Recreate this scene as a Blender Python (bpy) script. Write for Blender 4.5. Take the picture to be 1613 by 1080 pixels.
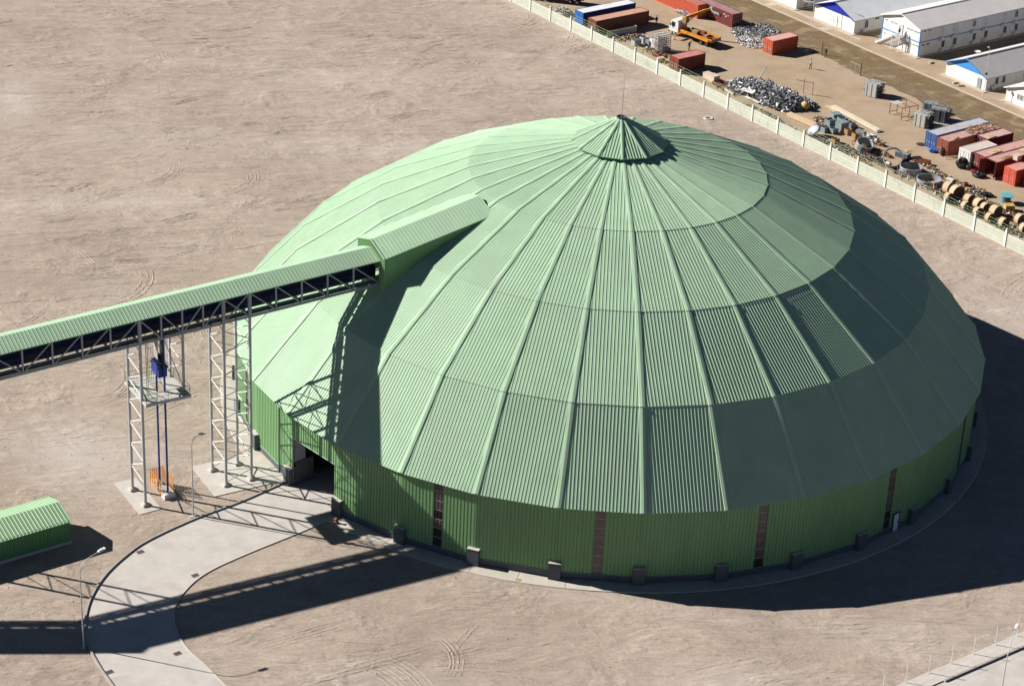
import bpy, math, random
from mathutils import Vector, Matrix
random.seed(7)
sc = bpy.context.scene
for o in list(bpy.data.objects): bpy.data.objects.remove(o)
COL = sc.collection
PI = math.pi
R_ = math.radians

# ------------------------------------------------------------------ camera
cd = bpy.data.cameras.new('camera'); cam = bpy.data.objects.new('camera', cd); COL.objects.link(cam)
cd.sensor_width = 36; cd.lens = 78.773; cd.clip_start = 1; cd.clip_end = 3000
yaw, pitch, roll = R_(-2.54514), R_(26.70624), R_(2.75843)
fw = Vector((math.sin(yaw)*math.cos(pitch), math.cos(yaw)*math.cos(pitch), -math.sin(pitch)))
rt = fw.cross(Vector((0, 0, 1))).normalized(); up = rt.cross(fw)
r2 = rt*math.cos(roll)+up*math.sin(roll); u2 = -rt*math.sin(roll)+up*math.cos(roll)
m = Matrix((r2, u2, -fw)).transposed().to_4x4(); m.translation = Vector((-0.572, -249.441, 130.527))
cam.matrix_world = m
sc.camera = cam

# ------------------------------------------------------------------ sky, sun, exposure
SUN_EL, SUN_AZ = 31.5, 168.3           # azimuth counter-clockwise from +X
w = bpy.data.worlds.new('World'); sc.world = w; w.use_nodes = True
nt = w.node_tree; bg = nt.nodes['Background']
sky = nt.nodes.new('ShaderNodeTexSky'); sky.sky_type = 'NISHITA'; sky.sun_disc = False
sky.sun_elevation = R_(SUN_EL); sky.sun_rotation = R_(90-SUN_AZ); sky.altitude = 4000; sky.air_density = 0.42; sky.dust_density = 0.0
nt.links.new(sky.outputs[0], bg.inputs[0]); bg.inputs[1].default_value = 0.05
sd = bpy.data.lights.new('sun', 'SUN'); sun = bpy.data.objects.new('sun', sd); COL.objects.link(sun)
sd.energy = 5.0; sd.angle = R_(0.53); sd.color = (1.0, 0.945, 0.87)
sv = Vector((math.cos(R_(SUN_AZ))*math.cos(R_(SUN_EL)), math.sin(R_(SUN_AZ))*math.cos(R_(SUN_EL)), math.sin(R_(SUN_EL))))
sun.rotation_euler = sv.to_track_quat('Z', 'Y').to_euler(); sun.location = sv*300
sc.view_settings.view_transform = 'Standard'; sc.view_settings.look = 'None'
sc.view_settings.exposure = 0.96; sc.view_settings.gamma = 1
sc.render.resolution_x = 1024; sc.render.resolution_y = 685

# ------------------------------------------------------------------ materials
MATS = {}; ALB = .79
def mat(name, col, rough=.6, var=.10, scale=1.0, col2=None, c2t=.58, c2s=.6, bump=0, bscale=8, metal=0, spec=.3, rnd=0, stretch=None):
    """procedural paint / concrete / earth: world-space noise variation, optional stains, optional fine relief"""
    if name in MATS: return MATS[name]
    col = tuple(c*ALB for c in col); col2 = tuple(c*ALB for c in col2) if col2 else None
    M = bpy.data.materials.new(name); M.use_nodes = True; n = M.node_tree.nodes; l = M.node_tree.links
    b = n['Principled BSDF']; b.inputs['Roughness'].default_value = rough; b.inputs['Metallic'].default_value = metal
    b.inputs['Specular IOR Level'].default_value = spec
    g = n.new('ShaderNodeNewGeometry'); src = g.outputs['Position']
    if stretch:
        mp = n.new('ShaderNodeMapping'); mp.inputs['Scale'].default_value = stretch; l.new(src, mp.inputs[0]); src = mp.outputs[0]
    t = n.new('ShaderNodeTexNoise'); t.inputs['Scale'].default_value = scale; t.inputs['Detail'].default_value = 6; t.inputs['Roughness'].default_value = .65
    l.new(src, t.inputs['Vector'])
    r = n.new('ShaderNodeValToRGB'); l.new(t.outputs['Fac'], r.inputs[0])
    r.color_ramp.elements[0].position = .3; r.color_ramp.elements[1].position = .7
    r.color_ramp.elements[0].color = (*[c*(1-var) for c in col], 1); r.color_ramp.elements[1].color = (*[min(1, c*(1+var)) for c in col], 1)
    out = r.outputs[0]
    if col2:
        t2 = n.new('ShaderNodeTexNoise'); t2.inputs['Scale'].default_value = c2s; t2.inputs['Detail'].default_value = 7; l.new(g.outputs['Position'], t2.inputs['Vector'])
        q = n.new('ShaderNodeValToRGB'); l.new(t2.outputs['Fac'], q.inputs[0]); q.color_ramp.elements[0].position = c2t; q.color_ramp.elements[1].position = min(1, c2t+.12)
        mx = n.new('ShaderNodeMixRGB'); l.new(q.outputs[0], mx.inputs[0]); l.new(out, mx.inputs[1]); mx.inputs[2].default_value = (*col2, 1); out = mx.outputs[0]
    if rnd:
        oi = n.new('ShaderNodeObjectInfo'); mr = n.new('ShaderNodeMapRange'); l.new(oi.outputs['Random'], mr.inputs[0])
        mr.inputs[3].default_value = 1-rnd; mr.inputs[4].default_value = 1+rnd
        hs = n.new('ShaderNodeHueSaturation'); l.new(mr.outputs[0], hs.inputs['Value']); l.new(out, hs.inputs['Color']); out = hs.outputs[0]
    l.new(out, b.inputs['Base Color'])
    if bump:
        tb = n.new('ShaderNodeTexNoise'); tb.inputs['Scale'].default_value = bscale; tb.inputs['Detail'].default_value = 5; l.new(g.outputs['Position'], tb.inputs['Vector'])
        bp = n.new('ShaderNodeBump'); bp.inputs['Strength'].default_value = 1; bp.inputs['Distance'].default_value = bump
        l.new(tb.outputs['Fac'], bp.inputs['Height']); l.new(bp.outputs[0], b.inputs['Normal'])
    MATS[name] = M
    return M

# dust patches worn pale by traffic: centre, radii, turn, strength
PATCHES = [(-97, 84, 8, 20, 20, .8), (-60, -26, 12, 17, 30, .9), (-76, 45, 30, 6, 14, .6), (-20, -70, 22, 9, 10, .5), (58, 25, 14, 26, 30, .6), (-30, 75, 40, 8, 12, .5), (15, -62, 16, 7, 10, .5)]
def ground_mat():
    M = bpy.data.materials.new('gravelly_earth'); M.use_nodes = True; n = M.node_tree.nodes; l = M.node_tree.links
    b = n['Principled BSDF']; b.inputs['Roughness'].default_value = .95; b.inputs['Specular IOR Level'].default_value = .1
    g = n.new('ShaderNodeNewGeometry')
    def noise(s, det=6, rough=.6, vec=None, dist=0):
        t = n.new('ShaderNodeTexNoise'); t.inputs['Scale'].default_value = s; t.inputs['Detail'].default_value = det; t.inputs['Roughness'].default_value = rough
        t.inputs['Distortion'].default_value = dist
        l.new(vec or g.outputs['Position'], t.inputs['Vector']); return t.outputs['Fac']
    def ramp(f, p0, p1, c0, c1):
        r = n.new('ShaderNodeValToRGB'); l.new(f, r.inputs[0]); e = r.color_ramp.elements
        e[0].position = p0; e[1].position = p1; e[0].color = (*c0, 1); e[1].color = (*c1, 1); return r.outputs[0]
    def mix(f, a, c, mode='MIX', fac=None):
        x = n.new('ShaderNodeMixRGB'); x.blend_type = mode
        if f is not None: l.new(f, x.inputs[0])
        else: x.inputs[0].default_value = fac
        l.new(a, x.inputs[1]); l.new(c, x.inputs[2]); return x.outputs[0]
    base = ramp(noise(.035, 5, .6), .32, .68, (.325, .268, .226), (.425, .360, .309))
    fine = ramp(noise(2.4, 9, .8), .25, .75, (.74, .73, .72), (1.2, 1.2, 1.19))
    c = mix(None, base, fine, 'MULTIPLY', 1)
    c = mix(None, c, ramp(noise(.42, 8, .72, None, .5), .3, .7, (.86, .85, .84), (1.1, 1.1, 1.1)), 'MULTIPLY', 1)
    # dusty paler lanes worn by traffic, running roughly east-west
    mp = n.new('ShaderNodeMapping'); mp.inputs['Rotation'].default_value = (0, 0, R_(-8)); mp.inputs['Scale'].default_value = (.012, .11, 1); l.new(g.outputs['Position'], mp.inputs[0])
    lane = ramp(noise(1, 6, .62, mp.outputs[0], .6), .52, .68, (0, 0, 0), (.4, .4, .4))
    grey = n.new('ShaderNodeRGB'); grey.outputs[0].default_value = (.44, .39, .355, 1)
    c = mix(lane, c, grey.outputs[0])
    mp2 = n.new('ShaderNodeMapping'); mp2.inputs['Rotation'].default_value = (0, 0, R_(-14)); mp2.inputs['Scale'].default_value = (.07, .9, 1); l.new(g.outputs['Position'], mp2.inputs[0])
    st = noise(1, 7, .7, mp2.outputs[0], .8)
    c = mix(None, c, ramp(st, .34, .52, (.80, .79, .78), (1, 1, 1)), 'MULTIPLY', .35)
    for cx, cy, rx, ry, rot, stg in PATCHES:
        mq = n.new('ShaderNodeMapping'); mq.vector_type = 'TEXTURE'; mq.inputs['Location'].default_value = (cx, cy, 0); mq.inputs['Rotation'].default_value = (0, 0, R_(rot)); mq.inputs['Scale'].default_value = (rx, ry, 1); l.new(g.outputs['Position'], mq.inputs[0])
        gr = n.new('ShaderNodeTexGradient'); gr.gradient_type = 'QUADRATIC_SPHERE'; l.new(mq.outputs[0], gr.inputs[0])
        mm = n.new('ShaderNodeMath'); mm.operation = 'MULTIPLY'; l.new(gr.outputs['Fac'], mm.inputs[0]); l.new(noise(.22, 8, .75), mm.inputs[1])
        c = mix(ramp(mm.outputs[0], .03, .38, (0, 0, 0), (stg, stg, stg)), c, grey.outputs[0])
    damp = ramp(noise(.11, 5, .6), .60, .72, (0, 0, 0), (.5, .5, .5)); dk = n.new('ShaderNodeRGB'); dk.outputs[0].default_value = (.30, .237, .19, 1)
    c = mix(damp, c, dk.outputs[0])
    l.new(c, b.inputs['Base Color'])
    # grading and scraping marks: parallel scratches in several directions, each in its own patches
    scr = None
    for k, rot in enumerate((-12, 28, -48, 66, 8)):
        m3 = n.new('ShaderNodeMapping'); m3.inputs['Location'].default_value = (13.7*k, 5.3*k, 0); m3.inputs['Rotation'].default_value = (0, 0, R_(rot)); m3.inputs['Scale'].default_value = (.16, 2.3, 1); l.new(g.outputs['Position'], m3.inputs[0])
        m4 = n.new('ShaderNodeMapping'); m4.inputs['Location'].default_value = (40*k, -70*k, 0); m4.inputs['Rotation'].default_value = (0, 0, R_(rot)); m4.inputs['Scale'].default_value = (.07, .13, 1); l.new(g.outputs['Position'], m4.inputs[0])
        msk = n.new('ShaderNodeMapRange'); l.new(noise(1, 4, .6, m4.outputs[0], .6), msk.inputs[0]); msk.inputs[1].default_value = .52; msk.inputs[2].default_value = .64
        pr = n.new('ShaderNodeMath'); pr.operation = 'MULTIPLY'; l.new(noise(1, 4, .55, m3.outputs[0], .35), pr.inputs[0]); l.new(msk.outputs[0], pr.inputs[1])
        if scr is None: scr = pr.outputs[0]
        else:
            ad = n.new('ShaderNodeMath'); ad.operation = 'ADD'; l.new(scr, ad.inputs[0]); l.new(pr.outputs[0], ad.inputs[1]); scr = ad.outputs[0]
    h1 = noise(3.2, 9, .8); h2 = noise(9, 5, .8)
    a = n.new('ShaderNodeMath'); a.operation = 'MULTIPLY_ADD'; l.new(h2, a.inputs[0]); a.inputs[1].default_value = .5; l.new(h1, a.inputs[2])
    a2 = n.new('ShaderNodeMath'); a2.operation = 'MULTIPLY_ADD'; l.new(st, a2.inputs[0]); a2.inputs[1].default_value = .8; l.new(a.outputs[0], a2.inputs[2])
    a3 = n.new('ShaderNodeMath'); a3.operation = 'MULTIPLY_ADD'; l.new(scr, a3.inputs[0]); a3.inputs[1].default_value = 2.0; l.new(a2.outputs[0], a3.inputs[2])
    bp = n.new('ShaderNodeBump'); bp.inputs['Strength'].default_value = 1; bp.inputs['Distance'].default_value = .10
    l.new(a3.outputs[0], bp.inputs['Height']); l.new(bp.outputs[0], b.inputs['Normal'])
    MATS['earth'] = M; return M

earth = ground_mat()
yard_m = mat('yard_earth', (.41, .315, .22), .95, .16, .25, col2=(.44, .345, .255), c2t=.5, c2s=.12, bump=.06, bscale=5, spec=.1)
dirt_m = mat('dirt_road', (.20, .145, .082), .95, .16, .5, col2=(.31, .235, .15), c2t=.53, c2s=.3, bump=.05, bscale=3, spec=.1)
pave_m = mat('pale_walk', (.52, .45, .36), .9, .10, .8, bump=.02, bscale=6, spec=.1)
conc = mat('concrete', (.545, .512, .482), .85, .10, .5, col2=(.49, .455, .425), c2t=.54, c2s=.35, bump=.012, bscale=10, spec=.2)
conc2 = mat('pale_concrete', (.57, .535, .495), .85, .10, .7, bump=.015, bscale=9, spec=.2)
kerb_m = mat('kerb_concrete', (.40, .37, .34), .85, .12, 1.2, bump=.02, bscale=9)
plinth_m = mat('grey_concrete', (.105, .12, .13), .8, .12, .8, spec=.2, bump=.01, bscale=8)
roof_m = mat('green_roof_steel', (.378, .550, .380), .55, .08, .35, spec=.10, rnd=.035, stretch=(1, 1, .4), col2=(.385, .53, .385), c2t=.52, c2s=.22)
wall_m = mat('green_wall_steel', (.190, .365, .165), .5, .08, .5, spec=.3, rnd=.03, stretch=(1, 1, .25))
trim_m = mat('pale_green_trim', (.38, .555, .395), .45, .05, .5, spec=.3)
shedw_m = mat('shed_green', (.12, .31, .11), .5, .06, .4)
gal_m = mat('galvanised_steel', (.52, .53, .53), .5, .08, 1.5, spec=.4)
steel_m = mat('grey_painted_steel', (.40, .41, .43), .5, .08, 1.0, spec=.3)
white_m = mat('white_painted_steel', (.78, .78, .76), .45, .06, 1.0)
navy_m = mat('navy_paint', (.008, .011, .040), .45, .15, .8)
blue_m = mat('blue_paint', (.018, .05, .30), .4, .12, 1.0)
dark_m = mat('black_rubber', (.02, .02, .02), .7, .2, 2)
grate_m = mat('walkway_grating', (.30, .33, .27), .7, .2, 3)
rail_m = mat('green_handrail', (.16, .26, .14), .5, .1, 2)
orange_m = mat('orange_mesh', (.70, .27, .03), .6, .12, 3)
pane_m = mat('brown_sheet_pane', (.15, .118, .115), .3, .18, .7, spec=.5)
paneb_m = mat('pane_bar', (.38, .34, .33), .5, .1, 2)
glass_m = mat('dark_glass', (.03, .035, .045), .12, .2, 2, spec=.6)
bwhite = mat('white_cladding', (.80, .79, .76), .6, .05, .6)
cream_m = mat('cream_fence', (.54, .56, .47), .8, .08, 1.1, col2=(.55, .56, .46), c2t=.58, c2s=.8)
postw_m = mat('white_post', (.80, .80, .74), .7, .06, 2)
wood_m = mat('raw_timber', (.62, .47, .31), .8, .15, 2, stretch=(1, 1, 3))
brown_m = mat('brown_board', (.36, .22, .10), .8, .18, 2)
teal_m = mat('blue_grey_steel', (.23, .285, .30), .5, .12, 1)
rust_m = mat('rusty_steel', (.24, .085, .045), .75, .25, 2, col2=(.14, .06, .04))
yellow_m = mat('yellow_machine', (.68, .27, .03), .5, .12, 1, col2=(.38, .17, .04), c2t=.6, c2s=1.2)
scrap_m = mat('scrap_sheet', (.40, .42, .44), .38, .35, .9, metal=.35, spec=.5, col2=(.20, .21, .23), c2t=.52, c2s=.8)
pipe_m = mat('weathered_tube', (.36, .365, .36), .5, .35, 1.5, metal=.2, spec=.4)
tarp_m = mat('black_tarpaulin', (.03, .03, .034), .45, .3, 1.5)

# ------------------------------------------------------------------ mesh helpers
class MB:
    def __init__(s): s.v = []; s.f = []; s.m = []
    def add(s, vs, fs, mi=0):
        o = len(s.v); s.v += [tuple(v) for v in vs]; s.f += [tuple(i+o for i in f) for f in fs]; s.m += [mi]*len(fs); return s
    def box(s, c, size, rz=0, mi=0, rot=None):
        x, y, z = [a/2 for a in size]
        vs = [Vector((i*x, j*y, k*z)) for k in (-1, 1) for j in (-1, 1) for i in (-1, 1)]
        M = rot if rot is not None else Matrix.Rotation(rz, 3, 'Z')
        return s.add([M@v+Vector(c) for v in vs], [(0, 2, 3, 1), (4, 5, 7, 6), (0, 1, 5, 4), (2, 6, 7, 3), (0, 4, 6, 2), (1, 3, 7, 5)], mi)
    def bb(s, x0, x1, y0, y1, z0, z1, mi=0):
        return s.box(((x0+x1)/2, (y0+y1)/2, (z0+z1)/2), (x1-x0, y1-y0, z1-z0), 0, mi)
    def frame(s, p, q):
        d = (q-p).normalized(); a = Vector((0, 0, 1)) if abs(d.z) < .95 else Vector((1, 0, 0))
        u = d.cross(a).normalized(); return d, u, u.cross(d)
    def bar(s, p, q, w, h=None, mi=0):
        h = h or w; p = Vector(p); q = Vector(q); d, u, v = s.frame(p, q)
        vs = [c+u*i*w/2+v*j*h/2 for c in (p, q) for i, j in ((-1, -1), (1, -1), (1, 1), (-1, 1))]
        return s.add(vs, [(0, 1, 2, 3), (7, 6, 5, 4), (0, 4, 5, 1), (1, 5, 6, 2), (2, 6, 7, 3), (3, 7, 4, 0)], mi)
    def tube(s, p, q, r, n=8, r2=None, mi=0, caps=True):
        p = Vector(p); q = Vector(q); d, u, v = s.frame(p, q); r2 = r if r2 is None else r2
        vs = [c+(u*math.cos(2*PI*i/n)+v*math.sin(2*PI*i/n))*rr for c, rr in ((p, r), (q, r2)) for i in range(n)]
        fs = [(i, n+i, n+(i+1) % n, (i+1) % n) for i in range(n)]
        if caps: fs += [tuple(range(n)), tuple(range(2*n-1, n-1, -1))]
        return s.add(vs, fs, mi)
    def path(s, pts, r, n=6, mi=0):
        for a, b in zip(pts, pts[1:]): s.tube(a, b, r, n, mi=mi)
        return s
    def lathe(s, prof, n=24, c=(0, 0, 0), mi=0, closed=False):
        vs = [(c[0]+r*math.cos(2*PI*i/n), c[1]+r*math.sin(2*PI*i/n), c[2]+z) for r, z in prof for i in range(n)]
        fs = []
        K = len(prof)
        for k in range(K if closed else K-1):
            k2 = (k+1) % K
            fs += [(k*n+i, k*n+(i+1) % n, k2*n+(i+1) % n, k2*n+i) for i in range(n)]
        return s.add(vs, fs, mi)
    def prism(s, poly, z0, z1, mi=0):
        n = len(poly); vs = [(x, y, z) for z in (z0, z1) for x, y in poly]
        return s.add(vs, [tuple(range(n-1, -1, -1)), tuple(range(n, 2*n))]+[(i, (i+1) % n, n+(i+1) % n, n+i) for i in range(n)], mi)
    def ball(s, c, r, n=10, k=6, sq=(1, 1, 1), mi=0):
        prof = [(r*math.sin(PI*j/k), -r*math.cos(PI*j/k)) for j in range(k+1)]
        o = len(s.v); s.lathe([(max(a, 1e-4), b) for a, b in prof], n, (0, 0, 0), mi)
        for i in range(o, len(s.v)):
            v = s.v[i]; s.v[i] = (c[0]+v[0]*sq[0], c[1]+v[1]*sq[1], c[2]+v[2]*sq[2])
        return s
    def mesh(s, name):
        me = bpy.data.meshes.new(name); me.from_pydata(s.v, [], s.f); me.update()
        me.polygons.foreach_set('material_index', s.m); return me
    def build(s, name, mats, parent=None, loc=(0, 0, 0), rz=0, smooth=False):
        me = s.mesh(name)
        for mm in (mats if isinstance(mats, (list, tuple)) else [mats]): me.materials.append(mm)
        if smooth: me.shade_smooth()
        return link(name, me, parent, loc, rz)
def link(name, me, parent=None, loc=(0, 0, 0), rz=0):
    o = bpy.data.objects.new(name, me); COL.objects.link(o); o.parent = parent; o.location = loc; o.rotation_euler = (0, 0, rz); return o
def thing(name, label, cat, loc=(0, 0, 0), rz=0, group=None):
    o = link(name, None, None, loc, rz); o.empty_display_size = .5; o['label'] = label; o['category'] = cat
    if group: o['group'] = group
    return o
def tag(o, label, cat, group=None):
    o['label'] = label; o['category'] = cat
    if group: o['group'] = group
    return o
def struct(o): o['kind'] = 'structure'; return o
def stuff(o, label=None, cat=None):
    o['kind'] = 'stuff'
    if label: o['label'] = label
    if cat: o['category'] = cat
    return o
def catmull(P, k=6):
    P = [Vector(p) for p in P]; out = []
    for i in range(len(P)-1):
        a, b, c, d = P[max(i-1, 0)], P[i], P[i+1], P[min(i+2, len(P)-1)]
        for j in range(k):
            t = j/k; out.append(.5*((2*b)+(c-a)*t+(2*a-5*b+4*c-d)*t*t+(3*b-a-3*c+d)*t**3))
    out.append(P[-1]); return out
# ================================================================== ground
struct(MB().add([(-700, -500, 0), (700, -500, 0), (700, 1200, 0), (-700, 1200, 0)], [(0, 1, 2, 3)]).build('ground', earth))
E1 = Vector((math.cos(R_(-51.5)), math.sin(R_(-51.5)), 0)); E2 = Vector((math.cos(R_(38.5)), math.sin(R_(38.5)), 0))   # along / across the yard
FO = Vector((-17.7, 145.3, 0))                                                            # first post of the concrete fence seen at the top
def yp(a, b, z=0): return FO+E1*a+E2*b+Vector((0, 0, z))
def band(name, m_, a0, a1, b0, b1, z, th=.1, n=1):
    mb = MB()
    for i in range(n):
        u, v = a0+(a1-a0)*i/n, a0+(a1-a0)*(i+1)/n
        mb.add([yp(u, b0, z-th), yp(v, b0, z-th), yp(v, b1, z-th), yp(u, b1, z-th), yp(u, b0, z), yp(v, b0, z), yp(v, b1, z), yp(u, b1, z)],
               [(4, 5, 6, 7), (0, 4, 7, 3), (1, 2, 6, 5), (0, 1, 5, 4), (2, 3, 7, 6)])
    return struct(mb.build(name, m_))
band('yard_ground', yard_m, -120, 260, .15, 150, .012)
rj = random.Random(2); nb_ = [31.6+rj.uniform(-.4, .4)+.35*math.sin(i*.7) for i in range(191)]
struct(MB().add([yp(-120+2*i, b, .024) for i, b in enumerate(nb_)]+[yp(-120+2*i, 41.2, .024) for i in range(191)], [(i, i+1, 192+i, 191+i) for i in range(190)]).build('dirt_road', dirt_m))
band('kerb', pave_m, -120, 260, 41.2, 41.62, .16, .16)
band('footpath', pave_m, -10, 41, 43.9, 44.7, .05)
for a in (16.9, 32.4): band('footpath', pave_m, a, a+1.8, 41.63, 43.88, .04)
# wheel ruts ploughed into the earth (raised crumbly ridges)
def ruts():
    mb = MB(); rnd = random.Random(3)
    def ridge(pts, h, wd):
        n = len(pts)
        vs = []
        for i, p in enumerate(pts):
            q = pts[min(i+1, n-1)]; p0 = pts[max(i-1, 0)]; d = (q-p0); d = Vector((-d.y, d.x, 0)).normalized()
            e = .9*max(0, math.sin(PI*i/(n-1)))**.5*h*rnd.uniform(.25, 1.1); ww = wd*rnd.uniform(.9, 1.4)
            vs += [p-d*ww/2-Vector((0, 0, .01)), p+Vector((0, 0, e)), p+d*ww/2-Vector((0, 0, .01))]
        mb.add(vs, [f for i in range(n-1) for f in ((3*i, 3*i+3, 3*i+4, 3*i+1), (3*i+1, 3*i+4, 3*i+5, 3*i+2))])
    def arc(cx, cy, r, a0, a1, k, gap=.45, h=.075, wd=.30):
        for j in range(k):
            rr = r+j*gap+rnd.uniform(-.1, .1); b0 = a0+rnd.uniform(-6, 6); b1 = a1+rnd.uniform(-6, 6); n = max(6, int(abs(b1-b0)*PI/180*rr/.45))
            ridge([Vector((cx+rr*math.cos(R_(b0+(b1-b0)*i/n)), cy+rr*math.sin(R_(b0+(b1-b0)*i/n)), 0)) for i in range(n+1)], h, wd)
    def line(x0, y0, x1, y1, k, gap=.5, h=.06, wd=.30, bow=0):
        a = Vector((x0, y0, 0)); b = Vector((x1, y1, 0)); d = (b-a); L = d.length; nn = Vector((-d.y, d.x, 0)).normalized()
        for j in range(k):
            n = max(5, int(L/.5)); o = nn*(gap*j)
            s0 = rnd.uniform(0, .12); s1 = 1-rnd.uniform(0, .12)
            ridge([a+d*(s0+(s1-s0)*i/n)+o+nn*(bow*math.sin(PI*i/n)+rnd.uniform(-.04, .04)) for i in range(n+1)], h, wd)
    arc(-26, -73, 9, 25, 88, 8, .55); arc(-19, -63, 5.5, -20, 60, 4); arc(-12, -78, 14, 55, 100, 3); arc(2, -73, 7, 5, 75, 2, 1.9); arc(-8, -80, 11, 60, 110, 4)
    line(-34, -64, -22, -56, 4); line(-30, -70, -14, -60, 3, .6); line(-16, -62, -10, -63.5, 5, .6); line(-6, -66, 4, -68, 4, .7); line(-4, -70, 3, -66, 3)
    arc(-72, 20, 9, -50, 40, 3, .8); arc(-52, 12, 4, 100, 250, 3, .9); arc(-47, 8, 4.5, 95, 250, 3, .9); arc(-68, 90, 6, 200, 330, 3); arc(-24, 142, 6, -70, 40, 3, 1.1); arc(-17, 133, 7, -60, 20, 4, .8); arc(-18, 133, 12, -50, -5, 3)
    arc(-30, 125, 9, 190, 250, 4); arc(-55, 100, 7, 20, 120, 4); arc(-75, 60, 8, 290, 380, 5); arc(-60, 58, 5, 300, 400, 4, .6); arc(-33, 92, 7, 200, 300, 4)
    line(-90, 8, -52, 20, 1); line(-90, 4, -50, 17, 1); line(-92, -1, -48, 13.5, 1); line(-85, 30, -45, 43, 2, 1.9); line(-80, 100, -20, 118, 2, 1.8, .06); line(-75, 120, -35, 128, 3, 1.2, .06); line(-60, 75, -15, 84, 2, 1.9, .06); line(-40, 60, -10, 70, 2, 1.8, .06)
    line(-66, 66, -60, 74, 6, .6); line(-48, 46, -38, 56, 6, .6); line(-30, 108, -20, 122, 5, .6); line(-46, 138, -40, 156, 4, .9); line(-40, 84, -26, 92, 4, .7, .09); line(-80, 40, -70, 52, 5, .6)
    arc(-60, -12, 5, -30, 70, 4, .6); arc(-66, -8, 7, -40, 50, 5, .5); line(-56, -20, -48, -8, 4, .7); arc(-52, -4, 6, 180, 260, 4); line(-66, -26, -56, -22, 3, .7); line(-58, 0, -50, 8, 5, .6)
    arc(58, 20, 20, 30, 70, 3, 1.6, .07); arc(40, 40, 16, 20, 80, 3, 1.4, .07); line(44, 50, 66, 22, 2, 1.9, .06); line(20, 82, 40, 58, 2, 1.9, .06); arc(70, 30, 14, 100, 170, 4, .8, .07); line(-10, 100, 12, 84, 2, 1.9, .05)
    line(-104, 26, -62, 40, 1); line(-104, 22, -60, 37, 1); line(-100, 17, -58, 32, 1); line(-96, 46, -74, 54, 2, 1.9); arc(-88, 62, 6, 250, 330, 4, .6); arc(-92, 105, 8, 200, 300, 4, .7); line(-100, 128, -60, 136, 3, 1.6, .06); line(-90, 112, -55, 122, 2, 1.9); arc(-70, 112, 7, 180, 290, 5, .6)
    line(20, -54, 32, -52, 4, .8); line(8, -64, 24, -56, 3, .8); line(14, -70, 28, -63, 3, .7); arc(20, -66, 6, 40, 130, 3); line(0, -54, 12, -57, 2, 1.2, .06)
    for _ in range(210):
        x, y = rnd.uniform(-108, 8), rnd.uniform(45, 165)
        if (Vector((x, y, 0))-FO).dot(E2) > -9: continue
        a = rnd.gauss(12, 22); L = rnd.uniform(3, 12); line(x, y, x+L*math.cos(R_(a)), y+L*math.sin(R_(a)), rnd.choice((1, 2, 3, 4)), rnd.choice((.5, .7, 1.8)), rnd.uniform(.04, .09), .26, rnd.uniform(-.6, .6))
    for _ in range(80):
        x, y = rnd.uniform(-85, -47), rnd.uniform(-18, 55); a = rnd.gauss(20, 30); L = rnd.uniform(3, 10)
        if math.hypot(x, y) < 50 or math.hypot(x+L*math.cos(R_(a)), y+L*math.sin(R_(a))) < 50: continue
        line(x, y, x+L*math.cos(R_(a)), y+L*math.sin(R_(a)), rnd.choice((1, 2, 3, 4)), rnd.choice((.5, .7)), rnd.uniform(.04, .09), .26, rnd.uniform(-.6, .6))
    for _ in range(30):
        x, y = rnd.uniform(-30, 30), rnd.uniform(-78, -55); a = rnd.gauss(15, 25); L = rnd.uniform(2, 7)
        if x < -22 and y > -62: continue
        if y < -45 and x > 22: continue
        line(x, y, x+L*math.cos(R_(a)), y+L*math.sin(R_(a)), rnd.choice((1, 2, 3)), rnd.choice((.4, .6)), rnd.uniform(.03, .07), .24, rnd.uniform(-.4, .4))
    return mb.build('wheel_ruts', earth)
stuff(ruts(), 'crumbly wheel ruts scored into the beige earth', 'ruts')
# loose stones lying about
def stones():
    mb = MB(); rnd = random.Random(11)
    for _ in range(3800):
        x = rnd.uniform(-110, 75); y = rnd.uniform(-75, 175)
        if math.hypot(x, y) < 48.5 or (Vector((x, y, 0))-FO).dot(E2) > -.3: continue
        if -53 < x < -34 and -75 < y < -30: continue
        if y < -45 and x > 28: continue
        r = rnd.uniform(.04, .11); vs = [Vector((x, y, r*.3))+Vector(d)*r*rnd.uniform(.7, 1.3) for d in ((1, 0, 0), (0, 1, 0), (-1, 0, 0), (0, -1, 0), (0, 0, .8))]
        mb.add(vs, [(0, 1, 4), (1, 2, 4), (2, 3, 4), (3, 0, 4)])
    return mb.build('loose_stones', mat('stone', (.42, .35, .30), .9, .3, .5))
stuff(stones(), 'small stones scattered over the beige earth', 'stones')

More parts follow.
